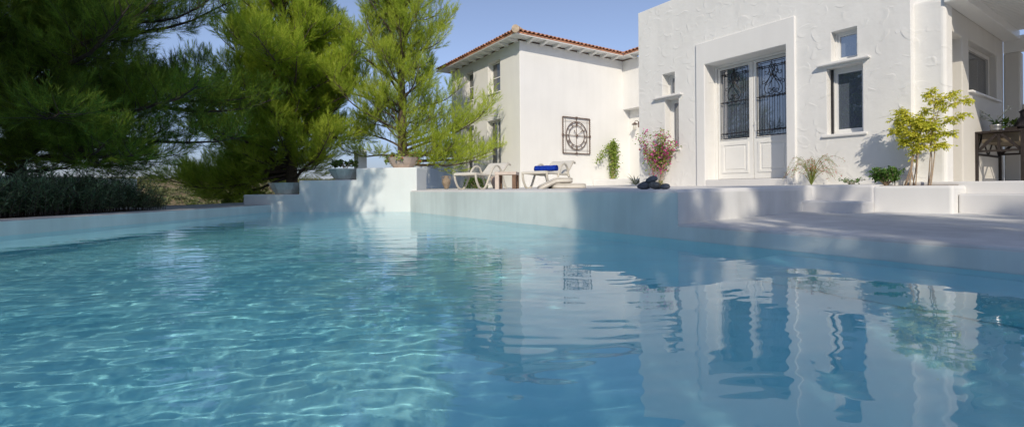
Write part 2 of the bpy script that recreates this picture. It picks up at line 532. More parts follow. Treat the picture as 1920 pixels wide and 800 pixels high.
# ---- pool basin
def build_basin():
    mb = MB()
    n = len(POOL)
    bottom = -0.95
    mb.raw([(x, y, bottom) for x, y in POOL], [tuple(range(n))])
    # walls of the water side
    tops = {0: 0.168, 1: 0.168, 2: 0.52, 3: 0.45, 4: 0.20, 5: 0.20, 6: 0.168}
    for i in range(n):
        j = (i + 1) % n
        a, b = POOL[i], POOL[j]
        top = -0.02
        mb.raw([(a[0], a[1], bottom), (b[0], b[1], bottom), (b[0], b[1], top), (a[0], a[1], top)], [(3, 2, 1, 0)])
    o = mb.build('pool_basin', M['pool'])
    o.cycles.is_caustics_receiver = True
    tag(o, kind='structure')
    # entry ledge under water along the right hand side
    o = MB().box(-2.3, 1.29, 3.85, 4.59, -0.94, -0.32).build('pool_ledge', M['pool'], bevel=0.03)
    o.cycles.is_caustics_receiver = True
    tag(o, kind='structure')
build_basin()

# ---- water surface (real waves)
def build_water():
    def axis(lo, hi, flo, fhi, d0, grow):
        a = list(np.arange(flo, fhi, d0)); x = fhi; d = d0
        while x < hi: a.append(x); d *= grow; x += d
        x = flo - d0; d = d0; left = []
        while x > lo: left.append(x); d *= grow; x -= d
        return np.array(left[::-1] + a)
    X = axis(-15.1, 1.4, -5.0, 0.3, 0.016, 1.012)
    Y = axis(-5.4, 4.75, -1.6, 3.4, 0.016, 1.012)
    gx, gy = np.meshgrid(X, Y, indexing='ij')
    z = np.zeros_like(gx)
    rng = np.random.default_rng(4)
    dist = np.hypot(gx, gy)
    # camera frame lateral coordinate: left side is choppier
    lat = gx * math.cos(YAW) + gy * math.sin(YAW)
    fwd = -gx * math.sin(YAW) + gy * math.cos(YAW)
    chop = 0.50 + 0.80 / (1 + np.exp((lat + 0.35 * fwd * 0 + 0.1) / 0.35))
    chop *= 0.55 + 0.45 * np.clip(1.2 - dist / 14, 0, 1)
    wx = gx + 0.10 * np.sin(gy * 1.7 + 1) + 0.05 * np.sin(gx * 3.1 + gy * 2.2)
    wy = gy + 0.10 * np.sin(gx * 1.3 + 2) + 0.05 * np.sin(gx * 2.7 - gy * 2.9)
    main = YAW + PI / 2          # crests run across the view
    for i in range(64):
        lam = float(np.exp(rng.uniform(math.log(0.070), math.log(0.15))))
        th = main + rng.normal(0.12, 0.24)
        if rng.random() < 0.22: th = rng.uniform(0, 2 * PI)
        k = 2 * PI / lam
        att = np.clip(1.0 - (dist - lam * 55) / (lam * 60), 0, 1)
        z += chop * att * 0.0028 / k * np.sin(k * (wx * math.cos(th) + wy * math.sin(th)) + rng.uniform(0, 6.28))
    for i in range(26):
        lam = float(np.exp(rng.uniform(math.log(0.18), math.log(0.7))))
        th = main + rng.normal(0.05, 0.35)
        k = 2 * PI / lam
        z += (0.55 + 0.5 * chop) * 0.0024 / k * np.sin(k * (wx * math.cos(th) + wy * math.sin(th)) + rng.uniform(0, 6.28))
    for i in range(30):
        lam = rng.uniform(0.05, 0.085); th = main + rng.normal(0.15, 0.30); k = 2 * PI / lam
        att = np.clip(1.0 - (dist - lam * 60) / (lam * 50), 0, 1)
        z += chop ** 1.5 * att * 0.0014 / k * np.sin(k * (wx * math.cos(th) + wy * math.sin(th)) + rng.uniform(0, 6.28))
    # long gentle swell that bends reflections sideways
    for i in range(8):
        lam = rng.uniform(0.8, 2.2); th = main + rng.normal(0, 0.8); k = 2 * PI / lam
        z += 0.0008 / k * np.sin(k * (gx * math.cos(th) + gy * math.sin(th)) + rng.uniform(0, 6.28))
    nx, ny = gx.shape
    V = np.stack([gx, gy, z], -1).reshape(-1, 3)
    idx = np.arange(nx * ny).reshape(nx, ny)
    q = np.stack([idx[:-1, :-1], idx[1:, :-1], idx[1:, 1:], idx[:-1, 1:]], -1).reshape(-1, 4)
    cx = V[q].mean(1)[:, :2]
    poly = inset(POOL, 0.05)
    inside = np.zeros(len(cx), bool)
    for i in range(len(poly)):
        (x1, y1), (x2, y2) = poly[i], poly[(i + 1) % len(poly)]
        c = ((y1 > cx[:, 1]) != (y2 > cx[:, 1])) & (cx[:, 0] < (x2 - x1) * (cx[:, 1] - y1) / (y2 - y1 + 1e-12) + x1)
        inside ^= c
    q = q[inside]
    used = np.zeros(len(V), bool); used[q.ravel()] = True
    mp = np.cumsum(used) - 1
    o = MB().arrays(V[used], mp[q]).build('water', M['water'], smooth=True)
    o.cycles.is_caustics_caster = True
    tag(o, kind='structure')
build_water()

# ---- terrace (upper level) and its plastered pool wall
tz = lambda x, y: 0.568 + (y - 4.6) * 0.0145
TERR = [(-11.93, 4.723), (-3.44, 4.603), (-3.235, 7.1), (-3.235, 7.42), (-2.50, 7.42), (-2.50, 8.9), (-2.6, 20), (-24, 20), (-24, 9.0), (-13.2, 6.0)]
o = MB().prism([(x, y) for x, y in TERR], 0.05, tz).build('terrace', M['terrace_cement'])
fix_normals(o); md = o.modifiers.new('bevel', 'BEVEL'); md.width = 0.035; md.segments = 3; md.limit_method = 'ANGLE'
tag(o, kind='structure')
# plaster skin of the pool wall under the terrace, 3 mm proud
o = MB().box(-11.95, -3.44, -0.02, 0.0, -0.05, 0.532).build('pool_wall_plaster', M['pool_wall'])
o.location = (0, 0, 0)
me = o.data
for v in me.vertices:
    x, y, z = v.co
    base = 4.603 + (-3.44 - x) * (4.723 - 4.603) / 8.49
    v.co = (x, base + (0.10 if y == 0.0 else -0.006), z)
tag(o, kind='structure')
o = MB().raw([(-3.434, 4.597, 0.16), (-3.228, 7.1, 0.22), (-3.228, 7.1, 0.535), (-3.434, 4.597, 0.535), (-3.5, 4.62, 0.16), (-3.3, 7.1, 0.22), (-3.3, 7.1, 0.535), (-3.5, 4.62, 0.535)],
             [(0, 1, 2, 3), (4, 7, 6, 5), (0, 3, 7, 4), (1, 5, 6, 2), (3, 2, 6, 7), (0, 4, 5, 1)]).build('terrace_side_plaster', M['cement'])
tag(o, kind='structure')

# ---- lower deck
dz = lambda x, y: 0.170 + max(0, (y - 4.6)) * 0.030
DECK = [(-3.46, 4.60), (9, 4.60), (9, 7.6), (-3.3, 7.6)]
mb = MB()
mb.prism([(-3.5, 4.602), (9, 4.602), (9, 12), (-3.5, 12)], -0.1, dz)
o = fix_normals(mb.build('deck', M['cement'])); md = o.modifiers.new('bevel', 'BEVEL'); md.width = 0.025; md.segments = 3; md.limit_method = 'ANGLE'
tag(o, kind='structure')
o = MB().box(-3.44, 8.9, 4.594, 4.64, -0.06, 0.142).build('deck_edge_plaster', M['pool_wall'])
tag(o, kind='structure')
# deck wrapping the near end of the pool
o = MB().prism([(1.3, -12), (9, -12), (9, 4.58), (1.3, 4.58)], -0.1, 0.166).build('near_deck', M['cement'])
tag(o, kind='structure')
o = MB().prism([(-5.53, -5.2), (-9, -12), (1.29, -12), (1.29, -5.2)], -0.1, 0.166).build('side_deck', M['cement'])
tag(o, kind='structure')

# ---- left coping: low wall of the pool, angled
A = Vector((-9.41, -2.29)); B = Vector((-14.75, 1.71)); dAB = (B - A).normalized(); nAB = Vector((-dAB.y, dAB.x)) * -1
if nAB.dot(Vector((-1, -1))) < 0: nAB = -nAB
A2 = A - dAB * 6.2
def quad2(a, b, d0, d1): return [tuple(a + nAB * d0), tuple(b + nAB * d0), tuple(b + nAB * d1), tuple(a + nAB * d1)]
o = fix_normals(MB().prism(quad2(A2, B + dAB * 3.2, 0.0, 0.55), -0.05, 0.212).build('pool_coping', M['coping_cement'], bevel=0.015)); tag(o, kind='structure')
o = fix_normals(MB().prism(quad2(A2, B, -0.006, 0.05), -0.08, 0.196).build('coping_plaster', M['pool_wall'])); tag(o, kind='structure')
# paved strip behind the hedge end
E0 = A + dAB * 3.85
o = fix_normals(MB().prism(quad2(E0, B + dAB * 3.2, 0.55, 2.4), -0.05, 0.206).build('paved_strip', M['coping_cement'])); tag(o, kind='structure')
# planting bed of the hedge
o = fix_normals(MB().prism(quad2(A2, E0, 0.55, 1.8), -0.05, 0.19).build('planting_bed', M['soil'])); tag(o, kind='structure')

# ---- porch platform and steps
mb = MB()
mb.box(-2.31, 9, 7.93, 11.6, 0.1, 0.640)
mb.box(-1.71, 9, 7.60, 7.95, 0.1, 0.492)
o = mb.build('porch_steps', M['terrace_cement'], bevel=0.02, seg=3); tag(o, kind='structure')
mb = MB()
mb.box(-3.30, -2.50, 7.08, 7.44, 0.1, 0.395)
o = mb.build('terrace_step', M['terrace_cement'], bevel=0.025, seg=3); tag(o, kind='structure')

# ================================================================== STEPPED GARDEN WALL
S0 = Vector((-11.80, 4.85)); S1 = Vector((-15.34, 1.08)); dS = (S1 - S0).normalized(); nS = Vector((-dS.y, dS.x))
if nS.dot(Vector((1, -1))) > 0: nS = -nS      # pointing away from the pool
def sq(t0, t1, d0, d1): return [tuple(S0 + dS * t0 + nS * d0), tuple(S0 + dS * t1 + nS * d0), tuple(S0 + dS * t1 + nS * d1), tuple(S0 + dS * t0 + nS * d1)]
t_a = (Vector((-12.98, 3.58)) - S0).dot(dS); t_b = (Vector((-14.15, 2.34)) - S0).dot(dS); t_c = (S1 - S0).dot(dS)
root = thing('stepped_wall', 'white plastered garden wall climbing in three steps at far end of pool', 'wall', (S0.x, S0.y, 0))
prof = [(0, -0.08), (0, 1.185), (t_a, 1.185), (t_a, 0.872), (t_b, 0.872), (t_b, 0.487), (t_c, 0.487), (t_c, -0.08)]
def wallprof(d0, d1):
    vs = []
    for d in (d0, d1):
        for t, z in prof:
            p = dS * t + nS * d; vs.append((p.x, p.y, z))
    n = len(prof)
    fs = [tuple(range(n)), tuple(range(n, 2 * n))[::-1]] + [(i, (i + 1) % n, n + (i + 1) % n, n + i) for i in range(n)]
    return MB().raw(vs, fs)
o = fix_normals(wallprof(0.0, 0.78).build('wall_body', M['white_garden'], root)); md = o.modifiers.new('bevel', 'BEVEL'); md.width = 0.03; md.segments = 3; md.limit_method = 'ANGLE'
# soil bank behind it
o = fix_normals(MB().prism(sq(0.3, t_c, 0.79, 4.0), -0.1, lambda x, y: 0.43).build('soil_bank', M['soil'])); tag(o, kind='structure')
def spos(t, d): p = S0 + dS * t + nS * d; return (p.x, p.y)

# ================================================================== GARDEN WALLS
o = MB().box(-25, -19.55, 9.86, 10.1, 0.0, 1.93).build('garden_wall', M['white_garden'], bevel=0.03)
tag(o, 'white garden wall running left from the corner of the tiled house', 'wall')
o = MB().box(-16.35, -15.85, 4.45, 4.75, 0.0, 1.93).build('garden_pillar', M['white_garden'], bevel=0.03)
tag(o, 'short white wall pier half hidden behind the pines', 'wall pier')
p0 = A - dAB * 6.0; p1 = A + dAB * 4.35
o = fix_normals(MB().prism([tuple(p0 + nAB * 1.85), tuple(p1 + nAB * 1.85), tuple(p1 + nAB * 2.1), tuple(p0 + nAB * 2.1)], -0.1, 0.90).build('parapet_wall', M['white_garden'], bevel=0.02))
tag(o, 'low pale parapet wall behind the dark hedge', 'wall')

# planter box by the porch steps
root = thing('planter_box', 'long white plastered planter in front of the yellow shrub', 'planter', (-2.1, 7.8, 0))
o = MB().box(-0.42, 0.385, -0.37, 0.395, 0.15, 0.592).build('box_body', M['white_smooth'], root, bevel=0.035, seg=3)
o = MB().box(-0.36, 0.32, -0.30, 0.38, 0.58, 0.598).build('soil', M['soil'], root)

# low planter by the tiled house
o = MB().box(-13.98, -11.2, 13.3, 14.9, 0.6, 0.93).build('low_planter', M['white_smooth'], bevel=0.04)
tag(o, 'low white planter ledge at the foot of the green creeper', 'planter')

# ================================================================== RIGHT HOUSE
YH = 8.2
def right_house():
    root = thing('flat_roofed_house', 'white flat roofed house with trowelled plaster and double doors', 'house', (-4.7, YH, 0.6))
    off = Vector((4.7, -YH, -0.6))
    def put(mb, name, mat, parent=root, **k):
        # shift into root space
        mb.v = [tuple(Vector(p) + off) for p in mb.v]
        return mb.build(name, mat, parent, **k)
    holes = [(-5.48, -3.96, 0.50, 2.965), (-6.49, -6.18, 2.53, 2.98), (-6.43, -6.09, 1.39, 2.44),
             (-3.30, -2.955, 2.525, 2.98), (-3.365, -2.885, 1.40, 2.43)]
    o = put(wall_grid('y', YH, 0.40, -7.13, -2.32, 0.50, 4.475, holes), 'front_wall', M['white_stroke']); fix_normals(o)
    md = o.modifiers.new('b', 'BEVEL'); md.width = 0.02; md.segments = 3; md.limit_method = 'ANGLE'
    mb = MB()
    mb.box(-7.128, -6.73, YH + 0.40, 13.2, 0.5, 4.47); mb.box(-2.72, -2.322, YH + 0.40, 13.2, 0.5, 4.47)
    mb.box(-6.73, -2.72, 12.8, 13.2, 0.5, 4.47); mb.box(-6.73, -2.72, YH + 0.40, 12.8, 4.1, 4.3)
    put(mb, 'side_walls', M['white_smooth'])
    # dark room behind
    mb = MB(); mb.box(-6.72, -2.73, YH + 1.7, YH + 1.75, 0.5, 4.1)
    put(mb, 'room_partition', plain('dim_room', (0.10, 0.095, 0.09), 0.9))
    # surround of the doors, proud of the wall
    o = put(wall_grid('y', YH - 0.035, 0.10, -5.665, -3.82, 0.55, 3.395, [(-5.475, -3.965, 0.50, 2.96)]), 'door_surround', M['white_smooth']); fix_normals(o)
    md = o.modifiers.new('b', 'BEVEL'); md.width = 0.012; md.segments = 2; md.limit_method = 'ANGLE'
    put(MB().box(-5.475, -3.965, YH - 0.03, YH + 0.39, 0.5, 0.735), 'threshold', M['terrace_cement'], bevel=0.015)
    YD = YH + 0.33
    o = put(wall_grid('y', YD - 0.02, 0.09, -5.478, -3.962, 0.737, 2.962, [(-5.43, -4.01, 0.70, 2.915)]), 'door_frame', M['white_paint']); fix_normals(o)
    for s in (0, 1):
        x0, x1 = ((-5.425, -4.725), (-4.715, -4.015))[s]
        leaf = wall_grid('y', YD, 0.055, x0, x1, 0.745, 2.91, [(x0 + 0.075, x1 - 0.075, 1.51, 2.855)])
        leaf = put(leaf, 'door_leaf', M['white_paint']); fix_normals(leaf)
        md = leaf.modifiers.new('b', 'BEVEL'); md.width = 0.006; md.segments = 2; md.limit_method = 'ANGLE'
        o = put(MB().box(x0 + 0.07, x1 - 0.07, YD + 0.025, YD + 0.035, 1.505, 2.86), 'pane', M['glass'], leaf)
        # raised panel with moulding
        mb = wall_grid('y', YD - 0.014, 0.02, x0 + 0.085, x1 - 0.085, 0.86, 1.43, [(x0 + 0.125, x1 - 0.125, 0.90, 1.39)])
        o = put(mb, 'panel_moulding', M['white_paint'], leaf); fix_normals(o)
        put(MB().box(x0 + 0.155, x1 - 0.155, YD - 0.010, YD + 0.01, 0.93, 1.36), 'raised_panel', M['white_paint'], leaf, bevel=0.008)
        # iron grille
        g = MB(); yg = YD - 0.03
        gx0, gx1 = x0 + 0.075, x1 - 0.075; cx = (gx0 + gx1) / 2
        for x in (gx0 + 0.01, gx1 - 0.01): g.tube([(x, yg, 1.51), (x, yg, 2.85)], 0.006, 5)
        for z in (1.52, 2.845): g.tube([(gx0, yg, z), (gx1, yg, z)], 0.007, 5)
        for z in (1.615, 2.215, 2.75):
            g.strip([(gx0, yg, z), (gx1, yg, z)], (0, 0, 1), 0.014, 0.008)
        xs = [gx0 + 0.055, gx0 + 0.145, cx - 0.05 + 0.002, cx + 0.05, gx1 - 0.145, gx1 - 0.055]
        xs = [gx0 + 0.05 + i * (gx1 - gx0 - 0.10) / 5 for i in range(6)]
        for x in xs:
            g.tube([(x, yg, 1.54), (x, yg, 2.24)], 0.0045, 5)
            for z in (1.615, 2.215): g.lathe([(0.001, -0.018), (0.016, -0.01), (0.018, 0), (0.016, 0.01), (0.001, 0.018)], 8, (x, yg - 0.004, z))
        for x in (xs[0], xs[0] + 0.045, xs[5] - 0.045, xs[5]):
            g.tube([(x, yg, 2.215), (x, yg, 2.80)], 0.0045, 5)
            g.lathe([(0.001, -0.018), (0.016, -0.01), (0.018, 0), (0.016, 0.01), (0.001, 0.018)], 8, (x, yg - 0.004, 2.75))
        g.tube([(cx, yg, 2.215), (cx, yg, 2.85)], 0.005, 5)
        for sg in (-1, 1):
            # lyre scroll
            g.tube(bez([(cx + sg * 0.005, yg, 2.80), (cx + sg * 0.05, yg, 2.70), (cx + sg * 0.02, yg, 2.60), (cx + sg * 0.06, yg, 2.50), (cx + sg * 0.125, yg, 2.38),
                        (cx + sg * 0.11, yg, 2.28), (cx + sg * 0.05, yg, 2.265), (cx + sg * 0.015, yg, 2.31), (cx + sg * 0.03, yg, 2.35), (cx + sg * 0.055, yg, 2.33)], 6), 0.007, 5)
            g.tube(bez([(cx + sg * 0.015, yg, 2.72), (cx + sg * 0.07, yg, 2.61), (cx + sg * 0.115, yg, 2.62), (cx + sg * 0.11, yg, 2.66), (cx + sg * 0.09, yg, 2.65)], 6), 0.006, 5)
            g.tube(bez([(cx + sg * 0.02, yg, 2.56), (cx + sg * 0.10, yg, 2.47), (cx + sg * 0.155, yg, 2.44), (cx + sg * 0.16, yg, 2.49), (cx + sg * 0.13, yg, 2.49)], 6), 0.006, 5)
        g.lathe([(0.001, -0.03), (0.02, -0.01), (0.02, 0.01), (0.001, 0.03)], 8, (cx, yg - 0.003, 2.58))
        g.lathe([(0.001, -0.02), (0.018, 0), (0.001, 0.02)], 8, (cx, yg - 0.003, 2.75))
        put(g, 'iron_grille', M['iron'], leaf)
        if s == 1:
            h = MB(); h.box(x0 + 0.02, x0 + 0.05, YD - 0.012, YD, 1.62, 1.80); h.tube([(x0 + 0.035, YD - 0.04, 1.75), (x0 + 0.035, YD, 1.75)], 0.008, 6)
            put(h, 'door_handle', M['white_frame'], leaf)
    # windows
    def window(x0, x1, z0, z1, name, depth=0.22, fw=0.05, blind=False):
        y = YH + depth
        fr = wall_grid('y', y, 0.06, x0 + 0.002, x1 - 0.002, z0 + 0.002, z1 - 0.002, [(x0 + fw, x1 - fw, z0 + fw, z1 - fw)])
        wd = put(fr, name, M['white_frame']); fix_normals(wd)
        sash = wall_grid('y', y + 0.018, 0.045, x0 + fw + 0.001, x1 - fw - 0.001, z0 + fw + 0.001, z1 - fw - 0.001, [(x0 + fw + 0.032, x1 - fw - 0.032, z0 + fw + 0.035, z1 - fw - 0.035)])
        so_ = put(sash, 'sash', M['white_frame'], wd); fix_normals(so_)
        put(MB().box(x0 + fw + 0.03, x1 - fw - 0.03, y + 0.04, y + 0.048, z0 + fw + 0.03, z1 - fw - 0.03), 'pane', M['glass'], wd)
        return wd
    window(-6.49, -6.18, 2.53, 2.98, 'window', 0.22, 0.035)
    wd = window(-6.43, -6.09, 1.39, 2.44, 'window', 0.20, 0.035)
    window(-3.30, -2.955, 2.525, 2.98, 'window', 0.14, 0.03)
    wd = window(-3.365, -2.885, 1.40, 2.43, 'window', 0.17, 0.045)
    put(MB().box(-3.355, -3.335, YH + 0.13, YH + 0.17, 1.41, 2.42), 'screen_track', M['iron'], wd)
    for x0, x1, z in ((-6.52, -6.05, 1.375), (-3.43, -2.83, 1.372)):
        put(MB().box(x0, x1, YH - 0.035, YH + 0.15, z - 0.02, z + 0.016), 'window_sill', M['white_smooth'], bevel=0.008)
    for x0, x1, z in ((-6.69, -5.99, 2.485), (-3.48, -2.785, 2.478)):
        put(MB().box(x0, x1, YH - 0.085, YH + 0.13, z - 0.014, z + 0.018), 'window_ledge', M['white_smooth'], bevel=0.008)
    # pilaster set back at the right corner
    put(MB().box(-2.40, -1.985, YH + 0.135, YH + 0.45, 0.5, 3.15), 'corner_pilaster', M['white_stroke'], bevel=0.05, seg=4)
    return root
right_house()

# ---- porch
def porch():
    root = thing('porch', 'shaded porch with slatted white ceiling at right end of the house', 'porch', (-1.9, 10, 0.64))
    off = Vector((1.9, -10, -0.64))
    def put(mb, name, mat, parent=root, **k):
        mb.v = [tuple(Vector(p) + off) for p in mb.v]
        return mb.build(name, mat, parent, **k)
    w_ = wall_grid('x', -2.0, -0.31, YH + 0.46, 11.5, 0.55, 3.2, [(YH + 0.46, 9.14, 0.5, 2.715), (9.46, 11.08, 1.99, 2.735)])
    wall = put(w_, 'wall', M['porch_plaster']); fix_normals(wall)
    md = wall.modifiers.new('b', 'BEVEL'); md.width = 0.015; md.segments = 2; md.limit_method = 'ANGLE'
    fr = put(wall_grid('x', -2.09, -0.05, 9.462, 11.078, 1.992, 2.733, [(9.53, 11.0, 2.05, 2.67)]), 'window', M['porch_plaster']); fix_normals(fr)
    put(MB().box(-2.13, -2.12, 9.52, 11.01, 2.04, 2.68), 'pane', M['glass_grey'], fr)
    put(MB().box(-2.08, -1.95, 9.42, 11.14, 1.955, 1.985), 'window_sill', M['white_smooth'], bevel=0.006)
    # wall beam under the ceiling
    put(MB().box(-1.995, -1.80, YH + 0.10, 11.495, 3.03, 3.17), 'wall_beam', M['white_paint'], bevel=0.008)
    sl_ = MB()
    y = YH + 0.12
    while y < 11.36:
        sl_.box(-1.80, 3.2, y, y + 0.060, 3.155, 3.185); y += 0.088
    put(sl_, 'slatted_ceiling', M['white_paint'])
    put(MB().box(-1.99, 3.2, YH + 0.08, 11.42, 3.20, 3.26), 'roof_slab', M['white_smooth'])
    put(MB().box(-2.0, 3.2, 11.5, 11.62, 2.83, 3.10), 'end_beam', M['white_paint'], bevel=0.01)
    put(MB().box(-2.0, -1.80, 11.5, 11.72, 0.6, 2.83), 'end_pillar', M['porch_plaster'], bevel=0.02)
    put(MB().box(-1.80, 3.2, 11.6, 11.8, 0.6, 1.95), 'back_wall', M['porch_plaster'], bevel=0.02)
    put(MB().box(3.0, 3.2, 8.4, 8.6, 0.6, 3.16), 'front_pillar', M['white_smooth'], bevel=0.02)
porch()

# ================================================================== TILED TWO STOREY HOUSE
XT, YT, YJ = -14.0, 9.75, 15.1
def tiled_house():
    root = thing('two_storey_house', 'white two storey house with terracotta tiled roof beyond the loungers', 'house', (-16.7, 12.5, 0.6))
    off = Vector((16.7, -12.5, -0.6))
    def put(mb, name, mat, parent=root, **k):
        mb.v = [tuple(Vector(p) + off) for p in mb.v]
        return mb.build(name, mat, parent, **k)
    XL = -19.5
    ups = [(-16.23, -15.33, 4.38, 5.62), (-18.2, -17.45, 4.38, 5.62)]
    lows = [(-16.33, -15.33, 0.62, 3.30), (-18.3, -17.45, 0.62, 3.30)]
    o = put(wall_grid('y', YT, 0.30, XL, XT, 0.4, 5.97, ups + lows), 'front_wall', M['white_soft']); fix_normals(o)
    md = o.modifiers.new('b', 'BEVEL'); md.width = 0.012; md.segments = 2; md.limit_method = 'ANGLE'
    o = put(MB().box(XT - 0.3, XT + 0.004, YT + 0.012, 20, 0.4, 5.97), 'side_wall', M['white_stroke_side'], bevel=0.02)
    o = put(MB().box(XL, XL + 0.3, YT + 0.301, 20, 0.4, 5.97), 'side_wall', M['white_stroke_side'])
    # wing: upper wall overhanging a recessed lower wall
    o = put(MB().box(XT, -6.6, YJ, YJ + 4, 3.90, 5.97), 'wing_upper_wall', M['white_soft'], bevel=0.02)
    o = put(MB().box(XT, -6.6, YJ + 0.38, YJ + 4, 0.5, 3.95), 'wing_lower_wall', M['white_soft'])
    # windows
    for i, (x0, x1, z0, z1) in enumerate(ups + lows):
        fw = 0.06
        y = YT + 0.20
        fr = put(wall_grid('y', y, 0.06, x0 + 0.002, x1 - 0.002, z0 + 0.002, z1 - 0.002, [(x0 + fw, x1 - fw, z0 + fw, z1 - fw)]), 'window' if i < 2 else 'french_door', M['white_frame']); fix_normals(fr)
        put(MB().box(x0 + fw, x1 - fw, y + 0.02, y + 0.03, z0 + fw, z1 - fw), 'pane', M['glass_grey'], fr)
        xm = (x0 + x1) / 2
        if i >= 2:
            put(MB().box(xm - 0.04, xm + 0.04, y - 0.012, y + 0.05, z0 + fw, z1 - fw).box(x0 + fw, x1 - fw, y - 0.005, y + 0.05, 1.3, 1.38), 'mullion', M['white_frame'], fr)
        else:
            put(MB().box(x0 - 0.03, x1 + 0.03, YT - 0.05, YT + 0.19, z0 - 0.05, z0 - 0.003), 'sill', M['white_smooth'], fr, bevel=0.01)
            # pale curtain line inside
            put(MB().box(x0 + fw, x1 - fw, y - 0.008, y + 0.018, (z0 + z1) / 2 - 0.02, (z0 + z1) / 2 + 0.02), 'glazing_bar', M['white_frame'], fr)
    # ledge above french doors
    # eaves: soffit, fascia, rafters, tiles
    OV = 0.52; ze = 6.0
    tan = math.tan(R(17))
    # roof slabs (hip at the corner)
    rz0 = 6.075
    xo, yo = XT + OV, YT - OV
    xr, yr = XT - 2.75, YT + 2.75        # ridge start
    h = (xo - xr) * tan
    base = MB()
    # south slope (faces -y) and east slope (faces +x) as thick slabs
    def slab(pts, t=0.05):
        n = len(pts); vs = [Vector(p) for p in pts] + [Vector(p) + Vector((0, 0, -t)) for p in pts]
        base.raw(vs, [tuple(range(n)), tuple(range(n, 2 * n))[::-1]] + [(i, (i + 1) % n, n + (i + 1) % n, n + i) for i in range(n)])
    xw = XL - OV
    slab([(xw, yo, rz0), (xo, yo, rz0), (xr, yr, rz0 + h), (xw + 3.27, yr, rz0 + h)])
    slab([(xo, yo, rz0), (xo, YJ - OV, rz0), (xo, 19, rz0), (xr, 19, rz0 + h), (xr, yr, rz0 + h)])
    slab([(xw, 19, rz0), (xw, yo, rz0), (xw + 3.27, yr, rz0 + h), (xw + 3.27, 19, rz0 + h)])
    slab([(XT + OV, YJ - OV, rz0), (-6.6, YJ - OV, rz0), (-6.6, YJ + 2.5, rz0 + (2.5 + OV) * tan), (XT - 2.5, YJ + 2.5, rz0 + (2.5 + OV) * tan)])
    roof = put(base, 'roof', M['terracotta']); fix_normals(roof)
    tl = MB()
    rng = random.Random(5)
    def tile_row(a, b, updir, length):
        a = Vector(a); b = Vector(b); L = (b - a).length; n = int(L / 0.19); u = (b - a).normalized()
        for i in range(n + 1):
            s = i * L / n
            p = a + u * s
            ln = length(s / L)
            if ln < 0.15: continue
            p0 = p - updir * rng.uniform(0.03, 0.06) + Vector((0, 0, 0.012))
            # half round barrel, slightly tapering, open end visible
            pts = [p0, p0 + updir * ln]
            side = u; up = updir.cross(u).normalized()
            if up.z < 0: up = -up
            vs = []; K = 6
            for q in pts:
                for r_ in (0.088, 0.070):
                    for k in range(K + 1):
                        t = PI * k / K
                        vs.append(q + side * math.cos(t) * r_ + up * math.sin(t) * r_ * 0.85)
            W = K + 1; fs = []
            for k in range(K):
                fs.append((k, k + 1, 2 * W + k + 1, 2 * W + k))
                fs.append((W + k, 3 * W + k, 3 * W + k + 1, W + k + 1))
                fs.append((k, W + k, W + k + 1, k + 1))
            tl.raw(vs, fs)
    us = Vector((0, 1, tan)).normalized(); ue = Vector((-1, 0, tan)).normalized()
    tile_row((xw, yo, rz0 + 0.01), (xo, yo, rz0 + 0.01), us, lambda t: min(3.2, min(t, 1 - t) * (xo - xw) / 1.05))
    tile_row((xo, yo, rz0 + 0.01), (xo, YJ - OV, rz0 + 0.01), ue, lambda t: min(3.2, t * (YJ - OV - yo) / 1.05))
    tile_row((xo, YJ - OV, rz0 + 0.01), (-6.6, YJ - OV, rz0 + 0.01), us, lambda t: 2.6)
    put(tl, 'roof_tiles', M['terracotta'], roof)
    hp = MB()
    a = Vector((xo + 0.03, yo - 0.03, rz0 + 0.06)); b = Vector((xr, yr, rz0 + h + 0.06))
    for k in range(9):
        p = a.lerp(b, k / 9); q = a.lerp(b, (k + 1.12) / 9)
        hp.tube([p, q], [0.14, 0.10], 10)
    put(hp, 'hip_tiles', plain('pale_hip_tile', (0.50, 0.40, 0.30), 0.9, var=0.3, scale=8, bump=0.5), roof)
    # fascia boards and soffit
    fb = MB()
    fb.box(xw, xo - 0.02, yo + 0.015, yo + 0.05, 5.99, 6.06)
    fb.box(xo - 0.05, xo - 0.015, yo + 0.05, YJ - OV, 5.99, 6.06)
    fb.box(xo, -6.6, YJ - OV + 0.015, YJ - OV + 0.05, 5.99, 6.06)
    fb.box(xw, xo - 0.05, yo + 0.05, YT + 0.05, 6.025, 6.055)
    fb.box(XT - 0.05, xo - 0.05, YT + 0.05, YJ - OV + 0.05, 6.025, 6.055)
    fb.box(XT - 0.05, -6.6, YJ - OV + 0.05, YJ + 0.05, 6.025, 6.055)
    put(fb, 'eaves_boards', M['white_paint'])
    def rafter(x0, x1, y0, y1, dr):
        # wedge-ended rafter tail
        mb = MB()
        if dr == 'y':
            mb.raw([(x0, y0, 5.995), (x0, y0, 6.02), (x0, y1, 6.02), (x0, y1, 5.925), (x0, y0 + 0.22, 5.925),
                    (x1, y0, 5.995), (x1, y0, 6.02), (x1, y1, 6.02), (x1, y1, 5.925), (x1, y0 + 0.22, 5.925)],
                   [(0, 1, 2, 3, 4), (9, 8, 7, 6, 5), (0, 5, 6, 1), (1, 6, 7, 2), (2, 7, 8, 3), (3, 8, 9, 4), (4, 9, 5, 0)])
        else:
            mb.raw([(x1, y0, 5.995), (x1, y0, 6.02), (x0, y0, 6.02), (x0, y0, 5.925), (x1 - 0.22, y0, 5.925),
                    (x1, y1, 5.995), (x1, y1, 6.02), (x0, y1, 6.02), (x0, y1, 5.925), (x1 - 0.22, y1, 5.925)],
                   [(0, 1, 2, 3, 4), (9, 8, 7, 6, 5), (0, 5, 6, 1), (1, 6, 7, 2), (2, 7, 8, 3), (3, 8, 9, 4), (4, 9, 5, 0)])
        o = put(mb, 'rafter', M['white_paint']); fix_normals(o)
    x = XT - 0.15
